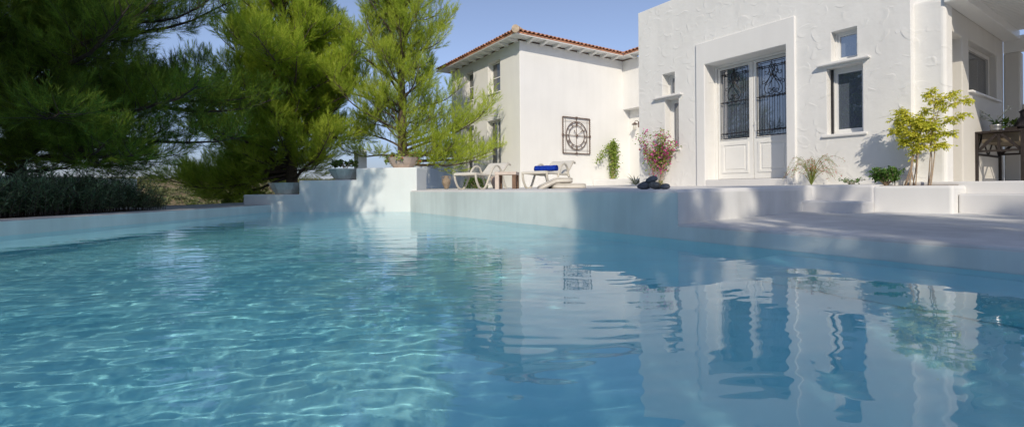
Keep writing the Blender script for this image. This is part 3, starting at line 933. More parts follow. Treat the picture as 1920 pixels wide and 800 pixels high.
    while x > XL:
        rafter(x - 0.06, x + 0.06, yo + 0.07, YT - 0.002, 'y'); x -= 0.62
    y = YT + 0.35
    while y < YJ - 0.3:
        rafter(XT + 0.002, xo - 0.07, y - 0.06, y + 0.06, 'x'); y += 0.62
    x = XT + 0.75
    while x < -12:
        rafter(x - 0.06, x + 0.06, YJ - OV + 0.07, YJ - 0.002, 'y'); x += 0.62
tiled_house()

# ================================================================== WALL CLOCK
def wall_clock():
    root = thing('wall_clock', 'square rusty iron wall clock with open ring dial on white wall', 'clock', (XT + 0.05, 12.42, 2.65))
    S = 0.70
    f = MB()
    for a, b in (((-S, -S), (S, -S)), ((S, -S), (S, S)), ((S, S), (-S, S)), ((-S, S), (-S, -S))):
        d = Vector((0, b[0] - a[0], b[1] - a[1])).normalized()
        side = Vector((0, -d.z, d.y))
        f.strip([(0, a[0], a[1]), (0, b[0], b[1])], side, 0.035, 0.03)
        # riveted blocks
        n = 16
        for k in range(n):
            t = (k + 0.5) / n
            p = Vector((0.018, a[0] + (b[0] - a[0]) * t, a[1] + (b[1] - a[1]) * t))
            f.box(p.x - 0.006, p.x + 0.012, p.y - 0.018, p.y + 0.018, p.z - 0.018, p.z + 0.018)
    f.build('frame', M['rust_iron'], root)
    b_ = MB()
    for u in (-0.56, 0.56):
        b_.strip([(0, u, -S), (0, u, S)], (0, 1, 0), 0.009, 0.010)
        b_.strip([(0.0, -S, u), (0.0, S, u)], (0, 0, 1), 0.009, 0.010)
    b_.strip([(0, 0, -S), (0, 0, S)], (0, 1, 0), 0.022, 0.012)
    b_.strip([(0, -S, 0), (0, S, 0)], (0, 0, 1), 0.022, 0.012)
    for u, v in ((0, 1), (0, -1), (1, 0), (-1, 0)):
        b_.box(-0.01, 0.03, u * S - 0.04, u * S + 0.04, v * S - 0.04, v * S + 0.04)
    b_.build('crossbar', M['rust_iron'], root)
    r_ = MB()
    for rad, wd in ((0.545, 0.03), (0.40, 0.022)):
        r_.strip([(0.014, rad * math.cos(2 * PI * k / 48), rad * math.sin(2 * PI * k / 48)) for k in range(49)], (1, 0, 0), 0.02, wd)
    r_.build('dial_ring', M['rust_iron'], root)
    # roman numerals made of radial strokes
    nums = ['XII', 'I', 'II', 'III', 'IV', 'V', 'VI', 'VII', 'VIII', 'IX', 'X', 'XI']
    for h, s in enumerate(nums):
        a = PI / 2 - h * PI / 6
        er = Vector((0, math.cos(a), math.sin(a))); et = Vector((0, math.sin(a), -math.cos(a)))
        wd = {'I': 0.028, 'V': 0.06, 'X': 0.06}
        tot = sum(wd[c] for c in s); u = -tot / 2
        nb = MB()
        def P(uu, rr): return Vector((0.016, 0, 0)) + er * (0.415 + rr * 0.115) + et * uu
        for c in s:
            m_ = u + wd[c] / 2
            if c == 'I': nb.strip([P(m_, 0), P(m_, 1)], et, 0.013, 0.01)
            if c == 'V':
                nb.strip([P(m_, 0), P(m_ - 0.022, 1)], et, 0.013, 0.01); nb.strip([P(m_, 0), P(m_ + 0.022, 1)], et, 0.008, 0.01)
            if c == 'X':
                nb.strip([P(m_ - 0.022, 0), P(m_ + 0.022, 1)], et, 0.008, 0.01); nb.strip([P(m_ + 0.022, 0), P(m_ - 0.022, 1)], et, 0.013, 0.01)
            u += wd[c]
        nb.strip([P(-tot / 2, 0.0), P(tot / 2, 0.0)], er, 0.008, 0.01); nb.strip([P(-tot / 2, 1.0), P(tot / 2, 1.0)], er, 0.008, 0.01)
        nb.build('numeral', M['rust_iron'], root)
    hub = MB(); hub.lathe([(0.001, 0.02), (0.05, 0.018), (0.055, 0.0), (0.05, -0.01)], 16)
    hub.v = [(z + 0.02, x, y) for x, y, z in hub.v]
    hub.build('hub', M['rust_iron'], root)
    for name, ang, ln in (('hour_hand', R(128), 0.27), ('minute_hand', R(38), 0.37)):
        h_ = MB(); d = Vector((0, math.cos(ang), math.sin(ang)))
        h_.strip([Vector((0.035, 0, 0)) - d * 0.06, Vector((0.035, 0, 0)) + d * ln * 0.75], d.cross(Vector((1, 0, 0))), 0.018, 0.006)
        h_.strip([Vector((0.036, 0, 0)) + d * ln * 0.72, Vector((0.036, 0, 0)) + d * ln], d.cross(Vector((1, 0, 0))), 0.034, 0.006)
        h_.build(name, M['rust_iron'], root)
wall_clock()

# ---- wall lamp
root = thing('wall_lamp', 'small lantern on a bracket beside the recessed wall under the overhang', 'lamp', (-13.45, YJ + 0.36, 3.25))
MB().box(-0.05, 0.05, -0.0, 0.02, -0.12, 0.12).tube(bez([(0, 0, 0.05), (0, -0.10, 0.14), (0, -0.22, 0.12), (0, -0.26, 0.04)], 6), 0.012, 6).build('bracket', M['rust_iron'], root)
MB().lathe([(0.01, 0.10), (0.05, 0.06), (0.13, 0.0), (0.12, -0.01)], 12, (0, -0.26, -0.02)).build('hood', M['rust_iron'], root)
MB().lathe([(0.06, 0.0), (0.075, -0.08), (0.055, -0.2), (0.01, -0.24)], 12, (0, -0.26, -0.03)).build('glass_shade', M['lamp_glass'], root, smooth=True)

# ================================================================== BOWLS
def bowl(t, d, z, rad, hgt, label, mat, rz=0.2):
    x, y = spos(t, d)
    prof = [(rad * 0.02, 0.0), (rad * 0.58, 0.0), (rad * 0.62, 0.02), (rad * 0.80, hgt * 0.42), (rad * 0.97, hgt * 0.92), (rad * 1.0, hgt), (rad * 0.94, hgt), (rad * 0.90, hgt * 0.93), (rad * 0.86, hgt * 0.84)]
    root = thing('stone_bowl', label, 'bowl', (x, y, z), rz, 'wide planting bowls on the stepped wall')
    rng = random.Random(int(t * 10))
    MB().lathe(prof, 12, jit=0.012, rng=rng).build('bowl_body', mat, root)
    MB().lathe([(0.001, hgt * 0.88), (rad * 0.88, hgt * 0.86)], 12).build('soil', M['soil'], root)
    return Vector((x, y, z + hgt * 0.86))
def sT(px):  # helper distances measured on the photo, in metres along the wall
    return px
b1 = bowl(4.10, 0.42, 0.487, 0.50, 0.33, 'empty grey concrete bowl on the lowest step of the wall', M['grey_bowl'])
b2 = bowl(2.27, 0.42, 0.872, 0.46, 0.31, 'grey concrete bowl with trailing greenery on the middle step', M['grey_bowl'])
b3 = bowl(0.55, 0.42, 1.185, 0.44, 0.29, 'rosy concrete bowl of red flowers on the highest step', M['pink_bowl'])

# ================================================================== LEAFY HELPERS (numpy)
def rand_dirs(rng, n):
    v = rng.normal(size=(n, 3)); return v / np.linalg.norm(v, axis=1, keepdims=True)

def leaves(mb, P, D, N, L, W, fold=0.25, droop=0.0):
    """pointed leaves: base P, direction D, approx normal N, length L, width W (arrays)"""
    P = np.asarray(P); D = np.asarray(D); N = np.asarray(N)
    L = np.broadcast_to(np.asarray(L, float), (len(P),))[:, None]; W = np.broadcast_to(np.asarray(W, float), (len(P),))[:, None]
    S = np.cross(D, N); S /= np.linalg.norm(S, axis=1, keepdims=True) + 1e-9
    N2 = np.cross(S, D)
    m1 = P + D * L * 0.45 + S * W / 2 + N2 * W * fold
    m2 = P + D * L * 0.45 - S * W / 2 + N2 * W * fold
    mid = P + D * L * 0.5
    tip = P + D * L - N2 * L * droop
    V = np.stack([P, m1, tip, m2, mid], 1).reshape(-1, 3)
    b = np.arange(len(P))[:, None] * 5
    F = np.concatenate([b + np.array([[0, 1, 4]]), b + np.array([[1, 2, 4]]), b + np.array([[2, 3, 4]]), b + np.array([[3, 0, 4]])])
    mb.arrays(V, F)

# ---- needle brushes for the pines
def brush_templates(rng, n_needles, Ls, nl, wd, k=5):
    T = []
    for _ in range(k):
        V = []
        for i in range(n_needles):
            s = Ls * (i + rng.uniform(0, 1)) / n_needles
            a = i * 2.399 + rng.uniform(-.4, .4)
            open_ = rng.uniform(0.45, 0.95) * (1.0 - 0.45 * s / Ls)
            d = np.array([math.cos(a) * math.sin(open_), math.sin(a) * math.sin(open_), math.cos(open_)])
            l = nl * rng.uniform(0.75, 1.15)
            sd = np.cross(d, rng.normal(size=3)); sd /= np.linalg.norm(sd)
            b = np.array([0, 0, s])
            V += [b - sd * wd / 2, b + sd * wd / 2, b + d * l]
        T.append(np.array(V))
    return T

def place_brushes(mb, rng, T, P, D, S):
    P = np.asarray(P); D = np.asarray(D); D = D / np.linalg.norm(D, axis=1, keepdims=True); S = np.asarray(S)
    r = rng.normal(size=P.shape); X = np.cross(D, r); X /= np.linalg.norm(X, axis=1, keepdims=True); Y = np.cross(D, X)
    which = rng.integers(0, len(T), len(P))
    for k, t in enumerate(T):
        m_ = which == k
        if not m_.any(): continue
        V = (t[None, :, 0, None] * X[m_][:, None] + t[None, :, 1, None] * Y[m_][:, None] + t[None, :, 2, None] * D[m_][:, None]) * S[m_][:, None, None] + P[m_][:, None]
        V = V.reshape(-1, 3)
        mb.arrays(V, np.arange(len(V)).reshape(-1, 3))

def pine(name, label, loc, H, rad, seed, mats, h0=0.08, nlimb=60, dens=1.0, nn=24, nl=0.12, wd=0.009, rz=0, side_bias=None, extra=None, topcut=1.0, twig=1.0, group='pines round the pool', droop=0.0, Ls=0.24, lean=(0, 0), lift=12):
    rng = np.random.default_rng(seed)
    root = thing(name, label, 'tree', loc, rz, group)
    tr = MB(); br = MB()
    tp = []
    n = 12
    wob = np.cumsum(rng.normal(size=(n + 1, 2)) * 0.06, axis=0)
    for i in range(n + 1):
        t = i / n
        tp.append(Vector((wob[i][0] * t * 2 + lean[0] * t, wob[i][1] * t * 2 + lean[1] * t, H * t)))
    r0 = 0.016 * H + 0.03
    tr.tube(tp, [r0 * (1 - 0.93 * (i / n)) + (0.05 * r0 * 6 * max(0, 0.08 - i / n)) for i in range(n + 1)], 9)
    def trunk_at(h):
        f = h / H * n; i = min(n - 1, int(f)); return tp[i].lerp(tp[i + 1], f - i)
    limbs = []
    for i in range(nlimb):
        t = h0 + (0.99 - h0) * ((i + rng.uniform(0, 1)) / nlimb) ** 0.95
        az = i * 2.399 + rng.uniform(-0.5, 0.5)
        prof = rad(t)
        if side_bias: prof *= side_bias(az, t)
        L = prof * rng.uniform(0.5, 1.2)
        el = R(lift + (68 - lift) * t ** 1.2) + rng.normal(0, 0.20) - droop * (1 - t)
        limbs.append((t * H, az, L, el))
    for i in range(max(4, nlimb // 9)):      # steep side leaders that break the outline
        t = rng.uniform(0.12, 0.7); az = rng.uniform(0, 2 * PI)
        limbs.append((t * H, az, rad(t) * rng.uniform(0.8, 1.15), R(rng.uniform(38, 62))))
    if extra: limbs += extra
    BP, BD, BS = [], [], []
    for (h, az, L, el) in limbs:
        if L < 0.25: L = 0.25
        p = np.array(trunk_at(min(h, H * 0.999))); seg = 9
        d = np.array([math.cos(az) * math.cos(el), math.sin(az) * math.cos(el), math.sin(el)])
        pts = [p.copy()]
        azw = az; e = el
        for k in range(seg):
            azw += rng.normal(0, 0.10); e += rng.normal(0.0, 0.08) + (0.11 if k > seg * 0.5 and e < 1.2 else -0.02)
            d = np.array([math.cos(azw) * math.cos(e), math.sin(azw) * math.cos(e), math.sin(e)])
            p = p + d * L / seg; pts.append(p.copy())
        rb = min(r0 * 0.5, 0.012 + 0.014 * L)
        br.tube([Vector(q) for q in pts], [rb * (1 - 0.85 * k / seg) for k in range(seg + 1)], 5, cap=False)
        ntw = max(5, int(L * 8.5 * twig))
        for j in range(ntw):
            s = 0.16 + 0.84 * (j + rng.uniform(0, 1)) / ntw
            f = s * seg; k = min(seg - 1, int(f)); q = pts[k] + (pts[k + 1] - pts[k]) * (f - k)
            dl = pts[k + 1] - pts[k]; dl /= np.linalg.norm(dl)
            sd = (1 if j % 2 else -1)
            a2 = math.atan2(dl[1], dl[0]) + sd * rng.uniform(0.5, 1.15)
            e2 = math.asin(max(-1, min(1, dl[2]))) + rng.uniform(-0.45, 0.85)
            tl = (0.25 + 0.36 * L * (1.12 - s)) * rng.uniform(0.6, 1.25)
            tl = min(tl, 1.15)
            sg = 5; q2 = q.copy(); tps = [q2.copy()]
            for kk in range(sg):
                a2 += rng.normal(0, 0.16); e2 += rng.normal(0.09, 0.12)
                dd = np.array([math.cos(a2) * math.cos(e2), math.sin(a2) * math.cos(e2), math.sin(e2)])
                q2 = q2 + dd * tl / sg; tps.append(q2.copy())
            br.tube([Vector(x) for x in tps], [0.009 - 0.0012 * kk for kk in range(sg + 1)], 3, cap=False)
            nb = max(4, int(tl * 20 * dens))
            for b in range(nb):
                s2 = 0.25 + 0.75 * (b + rng.uniform(0, 1)) / nb
                f2 = s2 * sg; k2 = min(sg - 1, int(f2)); q3 = tps[k2] + (tps[k2 + 1] - tps[k2]) * (f2 - k2)
                dd = tps[k2 + 1] - tps[k2]; dd /= np.linalg.norm(dd)
                rd = rng.normal(size=3); rd /= np.linalg.norm(rd)
                nd = dd + rd * 0.85 + np.array([0, 0, 0.45])
                q3 = q3 + rd * 0.05
                BP.append(q3); BD.append(nd); BS.append(rng.uniform(0.75, 1.25))
            BP.append(tps[-1]); BD.append(dd + np.array([0, 0, 0.25])); BS.append(1.2)
        BP.append(pts[-1]); BD.append(d); BS.append(1.3)
    tr.build('trunk', mats[0], root, smooth=True)
    br.build('branches', mats[0], root)
    cr = MB()
    T = brush_templates(rng, nn, Ls, nl, wd)
    place_brushes(cr, rng, T, BP, BD, BS)
    cr.build('crown', mats[1], root)
    return root

# centre pine A: broad, bushy
azR = math.atan2(0.831, 0.556)
def interp(t, pts):
    for (a, b), (c, d) in zip(pts, pts[1:]):
        if t <= c: return b + (d - b) * max(0, (t - a)) / (c - a)
    return pts[-1][1]
radA = lambda t: interp(t, [(0, 2.4), (0.12, 3.3), (0.25, 3.4), (0.4, 3.0), (0.6, 2.6), (0.8, 1.9), (1, 0.5)])
pine('pine_tree', 'broad bright green pine behind the grey bowls of the stepped wall', (-18.45, 2.85, -0.2), 11.5, radA, 11, (M['bark'], M['pine']), h0=0.10, nlimb=150, dens=1.1, lift=8, lean=(-.1, -.3),
     extra=[(1.9, azR + PI - 0.1, 4.3, R(4)), (1.5, azR + PI + 0.25, 3.9, R(-3)), (2.4, azR + PI - 0.4, 4.0, R(8)), (1.3, azR + PI - 0.25, 3.4, R(-4)), (1.7, azR + PI + 0.05, 4.1, R(-9)), (1.3, azR + PI - 0.1, 3.7, R(-10)), (1.5, azR + PI - 0.3, 4.2, R(-6)), (1.4, azR + PI + 0.35, 3.3, R(-10)), (2.9, azR + PI + 0.05, 4.2, R(12)), (1.7, azR + PI - 0.6, 3.4, R(0)), (3.6, azR + PI, 3.8, R(16))])
# centre pine B: slimmer, airy with long right hand branches
radB = lambda t: interp(t, [(0, 1.0), (0.15, 1.9), (0.3, 2.2), (0.5, 2.3), (0.75, 2.0), (1, 0.4)])
pine('pine_tree', 'slender airy pine reaching its branches towards the tiled house', (-15.9, 6.1, -0.1), 10.8, radB, 23, (M['bark'], M['pine2']), h0=0.15, nlimb=100, dens=0.75, twig=0.85, lift=16, side_bias=lambda az, t: 1 - 0.30 * max(0, math.cos(az - azR)) * (1 if t > 0.25 else 0) + 0.2 * max(0, -math.cos(az - azR)),
     extra=[(2.2, azR - 0.12, 3.8, R(17)), (1.7, azR + 0.05, 3.7, R(8)), (1.9, azR - 0.35, 2.8, R(6)), (3.3, azR, 2.3, R(22)), (2.0, azR, 3.3, R(26)), (1.6, azR - 0.2, 3.2, R(2))])
# left pine: dark and wide, close
radL = lambda t: interp(t, [(0, 3.0), (0.12, 3.9), (0.25, 4.5), (0.42, 4.5), (0.55, 3.6), (0.75, 2.3), (1, 0.4)])
pineL = pine('pine_tree', 'huge dark spreading pine overhanging the hedge on the left', (-15.0, -3.4, 0.0), 9.5, radL, 37, (M['dark_bark'], M['pine_dark']), h0=0.10, nlimb=130, dens=0.85, nn=20, nl=0.135, wd=0.008, twig=0.95, lift=2,
     extra=[(2.2, azR - 0.1, 5.0, R(6)), (2.8, azR + 0.15, 5.3, R(8)), (3.2, azR - 0.3, 5.0, R(14)), (1.9, azR - 0.35, 4.4, R(2)), (2.5, azR - 0.5, 5.0, R(6)), (3.6, azR, 5.0, R(16)), (1.7, azR + 0.3, 3.6, R(0)), (4.2, azR - 0.1, 4.6, R(14)), (4.8, azR + 0.2, 4.2, R(18)), (4.5, azR - 0.4, 4.6, R(12)), (3.9, azR + 0.35, 4.6, R(10)), (5.2, azR, 3.6, R(22))])

# pines standing behind the camera (they throw the shade and show in the door glass)
radC = lambda t: interp(t, [(0, 1.2), (0.15, 2.0), (0.5, 2.1), (0.75, 1.6), (0.9, 0.95), (1, 0.3)])
off = pine('pine_tree', 'tall pine on the near side of the pool', (6.0, -3.7, 0.1), 9.4, radC, 51, (M['dark_bark'], M['pine_dark']), h0=0.10, nlimb=78, dens=0.45, nn=16, nl=0.15, wd=0.018, twig=0.8)
pine('pine_tree', 'umbrella shaped pine with bare lower trunk on the near side of the pool', (2.0 * 0.776 - 6.3 * 0.63, -2.0 * 0.63 - 6.3 * 0.776, 0.1), 11.0,
     lambda t: interp(t, [(0, 1.6), (0.42, 1.7), (0.6, 2.3), (0.8, 2.2), (0.93, 1.2), (1, 0.3)]), 64, (M['dark_bark'], M['pine_dark']), h0=0.42, nlimb=70, dens=0.45, nn=16, nl=0.15, wd=0.018, twig=0.8)
for (h_, v_, sx, sz, rz) in ((7.0, 3.3, 1.0, 0.95, 2.0), (7.0, 5.0, 1.05, 0.80, 4.1), (7.2, 7.6, 1.1, 0.72, 0.6), (-1.9, -12.5, 1.2, 0.60, 5.5), (2.3, -9.4, 1.1, 1.30, 3.0), (3.0, -12.6, 1.2, 1.35, 5.0)):
    c = copy_tree(off)
    c.location = (h_ * 0.776 + v_ * 0.63, -h_ * 0.63 + v_ * 0.776, 0.1); c.rotation_euler = (0, 0, rz); c.scale = (sx, sx, sz)

# ================================================================== HEDGE
def hedge():
    rng = np.random.default_rng(9)
    root = thing('hedge', 'dark grey-leaved hedge of upright shoots along the left pool edge', 'hedge', (A.x, A.y, 0.2))
    st = MB(); lf = MB()
    P, D, N, L, W = [], [], [], [], []
    for i in range(1750):
        s = rng.uniform(-5.0, 3.75); d = rng.uniform(0.62, 1.75)
        b = A + dAB * s + nAB * d
        endf = min(1, max(0.35, (4.0 - s) / 0.9))
        h = rng.uniform(0.42, 0.72) * endf * (1.05 if d > 1 else 0.85)
        if rng.random() < 0.10: h *= 1.28
        lean = rng.normal(0, 0.20, 2) + np.array([nAB.x, nAB.y]) * (d - 1.2) * 0.25
        pts = []
        for k in range(6):
            t = k / 5
            pts.append(np.array([b.x - A.x + lean[0] * h * t * t * 1.2, b.y - A.y + lean[1] * h * t * t * 1.2, h * t]))
        st.tube([Vector(p) for p in pts], 0.004, 3, cap=False)
        nlv = int(27 * h / 0.5)
        for j in range(nlv):
            t = 0.12 + 0.88 * (j + rng.random()) / nlv
            f = t * 5; k = min(4, int(f)); p = pts[k] + (pts[k + 1] - pts[k]) * (f - k)
            a = j * 2.4 + rng.uniform(-.5, .5); e = rng.uniform(0.1, 0.9) + t * 0.3
            dd = np.array([math.cos(a) * math.cos(e), math.sin(a) * math.cos(e), math.sin(e)])
            P.append(p); D.append(dd); N.append([0, 0, 1] + rng.normal(0, .3, 3)); L.append(rng.uniform(0.08, 0.135)); W.append(rng.uniform(0.014, 0.023))
    leaves(lf, P, D, N, L, W, 0.2, 0.15)
    st.build('stems', M['dark_bark'], root)
    lf.build('foliage', M['hedge'], root)
hedge()

# ================================================================== SCRUB ON THE HILL
def scrub():
    rng = np.random.default_rng(3)
    mb = MB(); P, D, N, L = [], [], [], []
    for i in range(5500):
        d = rng.uniform(14, 185); a = rng.uniform(-0.75, 0.55)
        x = -14 - d * math.cos(a); y = 2 + d * math.sin(a)
        s = rng.uniform(0.35, 1.25) * (0.6 + 0.4 * min(1, d / 70))
        nl_ = 26
        q = rand_dirs(rng, nl_); q[:, 2] = np.abs(q[:, 2]) * 0.7
        r = rng.uniform(0.5, 1.0, (nl_, 1)) * s
        c = np.array([x, y, terrain_z(x, y)])
        P.append(c + q * r * 0.8); D.append(q + rng.normal(0, .4, (nl_, 3))); N.append(rng.normal(size=(nl_, 3))); L.append(np.full(nl_, s * 0.45))
    P = np.concatenate(P); D = np.concatenate(D); D /= np.linalg.norm(D, axis=1, keepdims=True); N = np.concatenate(N); L = np.concatenate(L)
    leaves(mb, P, D, N, L, L * 0.7, 0.2)
    o = mb.build('scrub', M['scrub'])
    tag(o, 'low dry scrub dotted over the distant hillside', 'scrub', kind='stuff')
scrub()

# ================================================================== SMALL PLANTS
def leafy(name, label, cat, loc, stems, nleaf, leaf, lmat, smat, seed, srad=0.006, flowers=None, spread=0.05, tmin=0.15, group=None, droopy=0.0, up=0.3, fold=.25):
    """stems: polylines (relative to loc) with foliage weight"""
    rng = np.random.default_rng(seed)
    root = thing(name, label, cat, loc, group=group)
    st = MB(); lf = MB(); P, D, N, L, W = [], [], [], [], []
    FP, FD, FN, FL, FW = [], [], [], [], []
    tot = sum(s[1] for s in stems)
    for pts, wgt in stems:
        c = bez(pts, 6); st.tube(c, [srad * (1 - 0.6 * i / (len(c) - 1)) for i in range(len(c))], 5)
        C_ = [np.array(p) for p in c]
        for j in range(int(nleaf * wgt / tot)):
            t = tmin + (1 - tmin) * rng.random() ** 0.8
            f = t * (len(C_) - 1); k = min(len(C_) - 2, int(f)); p = C_[k] + (C_[k + 1] - C_[k]) * (f - k)
            p = p + rng.normal(0, spread, 3)
            dd = rand_dirs(rng, 1)[0] + np.array([0, 0, up - droopy]); dd /= np.linalg.norm(dd)
            l = rng.uniform(*leaf[:2])
            isf = flowers and rng.random() < flowers[0]
            (FP if isf else P).append(p); (FD if isf else D).append(dd); (FN if isf else N).append(np.array([0, 0, 1]) + rng.normal(0, .6, 3))
            (FL if isf else L).append(l * (flowers[2] if isf else 1)); (FW if isf else W).append(l * (flowers[3] if isf else leaf[2]))
    st.build('stems', smat, root)
    if P:
        leaves(lf, P, D, N, L, W, fold, 0.15); lf.build('foliage', lmat, root)
    if FP:
        fm = MB(); leaves(fm, FP, FD, FN, FL, FW, .3, 0.1); fm.build('flowers', flowers[1], root)
    return root

# yellow-green shrub in the white planter
def yellow_shrub():
    rng = np.random.default_rng(14)
    loc = (-2.20, 7.85, 0.59)
    root = thing('tall_shrub', 'tall yellow-green shrub with bare cane stems by the house corner', 'shrub', loc)
    st = MB(); lf = MB(); P, D, N, L = [], [], [], []
    canes = [
        [(-0.05, 0, 0), (-0.02, 0, 0.35), (0.00, -.02, 0.70), (-0.10, -0.05, 0.94)],
        [(-0.02, 0.03, 0), (0.03, 0, 0.30), (0.02, 0, 0.62), (0.0, 0, 0.92)],
        [(-0.10, 0.0, 0), (-0.02, 0, 0.25), (-0.03, 0, 0.55), (-0.14, -.02, 0.86)],
        [(0.02, 0.0, 0), (0.06, -.03, 0.40), (0.10, -0.03, 0.72), (0.16, 0, 0.84)],
        [(0.16, 0.02, 0), (0.19, 0.0, 0.35), (0.22, 0.0, 0.75), (0.26, 0.0, 1.17)],
        [(0.20, -0.02, 0), (0.24, 0.0, 0.40), (0.25, 0.02, 0.80), (0.31, 0.04, 1.06)],
        [(0.0, 0.02, 0), (-0.03, 0.0, 0.30), (0.05, 0.02, 0.55), (0.02, 0.04, 0.80)],
        [(-0.12, 0.02, 0), (-0.05, 0, 0.2), (0.02, 0, 0.45), (0.07, 0, 0.68)],
        [(0.18, -0.02, 0), (0.21, 0.0, 0.3), (0.18, 0.02, 0.6), (0.14, 0.04, 0.86)],
    ]
    tw = [  # side twigs: start, end
        ((0.24, 0, 0.92), (0.62, .02, 1.07)), ((0.25, 0, 0.74), (0.58, .02, 0.88)), ((0.24, 0, 1.02), (0.46, 0, 1.16)), ((0.22, 0, 0.60), (0.44, .02, 0.66)),
        ((0.22, 0, 0.70), (0.02, .02, 0.84)), ((0.0, 0, 0.60), (-0.24, 0, 0.74)), ((-.02, 0, 0.66), (-0.26, -.04, 0.90)), ((0.0, 0, 0.75), (0.16, 0, 0.98)),
        ((0.04, 0, 0.55), (0.22, -.05, 0.62)), ((-.02, 0, 0.50), (-0.16, -.03, 0.60)), ((0.0, 0, 0.42), (0.13, -.04, 0.52)), ((0.22, 0, 0.50), (0.36, 0, 0.50)), ((0.24, 0, 1.0), (0.20, 0.0, 1.22)),
        ((0.1, 0, 0.7), (0.1, -.1, 0.82)), ((-0.05, 0, 0.8), (-0.08, -.1, 0.98)), ((-.12, 0, 0.8), (-0.18, .03, 1.02)), ((0.05, 0, 0.62), (0.0, -.12, 0.70)), ((0.2, 0, 0.62), (0.24, -.12, 0.78))]
    paths = []
    for c in canes:
        q = bez(c, 8); st.tube(q, [0.0085 * (1 - 0.6 * k / (len(q) - 1)) for k in range(len(q))], 6); paths.append((q, 0.55, 24))
    for a_, b_ in tw:
        a_ = Vector(a_); b_ = Vector(b_); m_ = (a_ + b_) / 2 + Vector((0, 0, 0.02))
        q = bez([a_, m_, b_], 6); st.tube(q, [0.004 * (1 - 0.5 * k / (len(q) - 1)) for k in range(len(q))], 5); paths.append((q, 0.30, 42))
    for q_, t0, cnt in paths:
        C_ = [np.array(p) for p in q_]
        for j in range(cnt):
            t = t0 + (1 - t0) * rng.random()
            k = min(len(C_) - 1, int(t * len(C_))); p = C_[k]
            a = rng.uniform(0, 2 * PI); e = rng.uniform(-0.5, 0.9)
            rd = np.array([math.cos(a) * math.cos(e), math.sin(a) * math.cos(e), math.sin(e)])
            ln = rng.uniform(0.05, 0.11)
            q = p.copy(); m_ = 4
            for k2 in range(m_):       # compound leaf: drooping rachis with paired leaflets
                rd = rd + np.array([0, 0, -0.16]); rd /= np.linalg.norm(rd)
                q2 = q + rd * ln / m_
                sd = np.cross(rd, [0, 0, 1]); sd /= np.linalg.norm(sd) + 1e-6
                for s_ in (-1, 1):
                    P.append(q2); dd = sd * s_ + rd * 0.8 + rng.normal(0, .25, 3) + np.array([0, 0, -0.3]); D.append(dd / np.linalg.norm(dd)); N.append(np.array([0, 0, 1]) + rng.normal(0, .6, 3)); L.append(rng.uniform(0.028, 0.048))
                q = q2
    leaves(lf, P, D, N, L, np.array(L) * 0.48, 0.15, 0.2)
    st.build('stems', M['stem'], root); lf.build('foliage', M['yellow_leaf'], root)
    root.scale = (0.88, 0.88, 1.0)
yellow_shrub()

# bougainvillea at the left corner of the house
rb = random.Random(3)
stems = []
for i in range(16):
    x = rb.uniform(-0.2, 0.25); top = rb.uniform(0.7, 1.15)
    ex = rb.uniform(-0.42, 0.50)
    stems.append(([(x * 0.6, 0, 0), (x, rb.uniform(-.08, .02), top * 0.4), (x + ex * 0.5, rb.uniform(-.12, .0), top * 0.75), (x + ex, rb.uniform(-.22, -.02), top)], 1.0))
leafy('bougainvillea', 'magenta flowering bougainvillea climbing the left corner of the flat roofed house', 'climber', (-6.55, 8.08, 0.62), stems, 1700, (0.035, 0.055, 0.7), M['creeper_leaf'], M['stem'], 5, 0.005,
      flowers=(0.30, M['bract'], 1.1, 0.9), spread=0.05, tmin=0.30)
# creeper on the side wall of the tiled house
stems = [([(rb.uniform(-.02, .1), rb.uniform(-.15, .15), 0), (0.05, rb.uniform(-.20, .20), 0.55), (0.06, rb.uniform(-.22, .26), 1.05), (0.08, rb.uniform(-.2, .12), rb.uniform(1.3, 1.65))], 1) for _ in range(12)]
stems += [([(0.05, 0, 1.35), (0.12, -0.35, 1.35), (0.14, -0.75, 1.05), (0.16, -1.05, 0.68)], 1.2), ([(0.05, 0, 1.2), (0.12, -0.3, 1.25), (0.14, -0.65, 1.02), (0.16, -0.95, 0.72)], 0.8)]
leafy('green_creeper', 'green creeper with one arching arm against the tiled house wall', 'climber', (-13.9, 14.35, 0.93), stems, 1500, (0.055, 0.09, 0.8), M['creeper_leaf'], M['stem'], 8, 0.009, spread=0.07, tmin=0.05)
# coral plant: arching rush-like stems with red flowers
stems = []
for i in range(46):
    a = rb.uniform(0, 2 * PI); l = rb.uniform(0.22, 0.48); hh = rb.uniform(0.22, 0.46)
    stems.append(([(0, 0, 0), (math.cos(a) * l * 0.25, math.sin(a) * l * .1, hh * 0.7), (math.cos(a) * l * 0.65, math.sin(a) * l * .3, hh), (math.cos(a) * l, math.sin(a) * l * .4, hh * rb.uniform(0.25, 0.8))], 1))
leafy('coral_plant', 'feathery arching plant with small red flowers beside the door surround', 'plant', (-3.45, 7.86, 0.61), stems, 1900, (0.012, 0.03, 0.2), M['coral_stem'], M['coral_stem'], 12, 0.0028,
      flowers=(0.22, M['red_flower'], 1.0, 0.5), spread=0.012, tmin=0.35)
# small succulent rosette
stems = [([(0, 0, 0), (math.cos(a) * 0.06, math.sin(a) * 0.04, 0.04), (math.cos(a) * 0.11, math.sin(a) * 0.06, 0.065), (math.cos(a) * 0.15, math.sin(a) * 0.08, 0.07)], 1) for a in [i * 0.62 for i in range(10)]]
leafy('small_succulent', 'tiny low green plant against the wall foot left of the jade bush', 'plant', (-2.92, 7.88, 0.61), stems, 150, (0.025, 0.045, 0.45), M['jade'], M['stem'], 2, 0.004, spread=0.012)
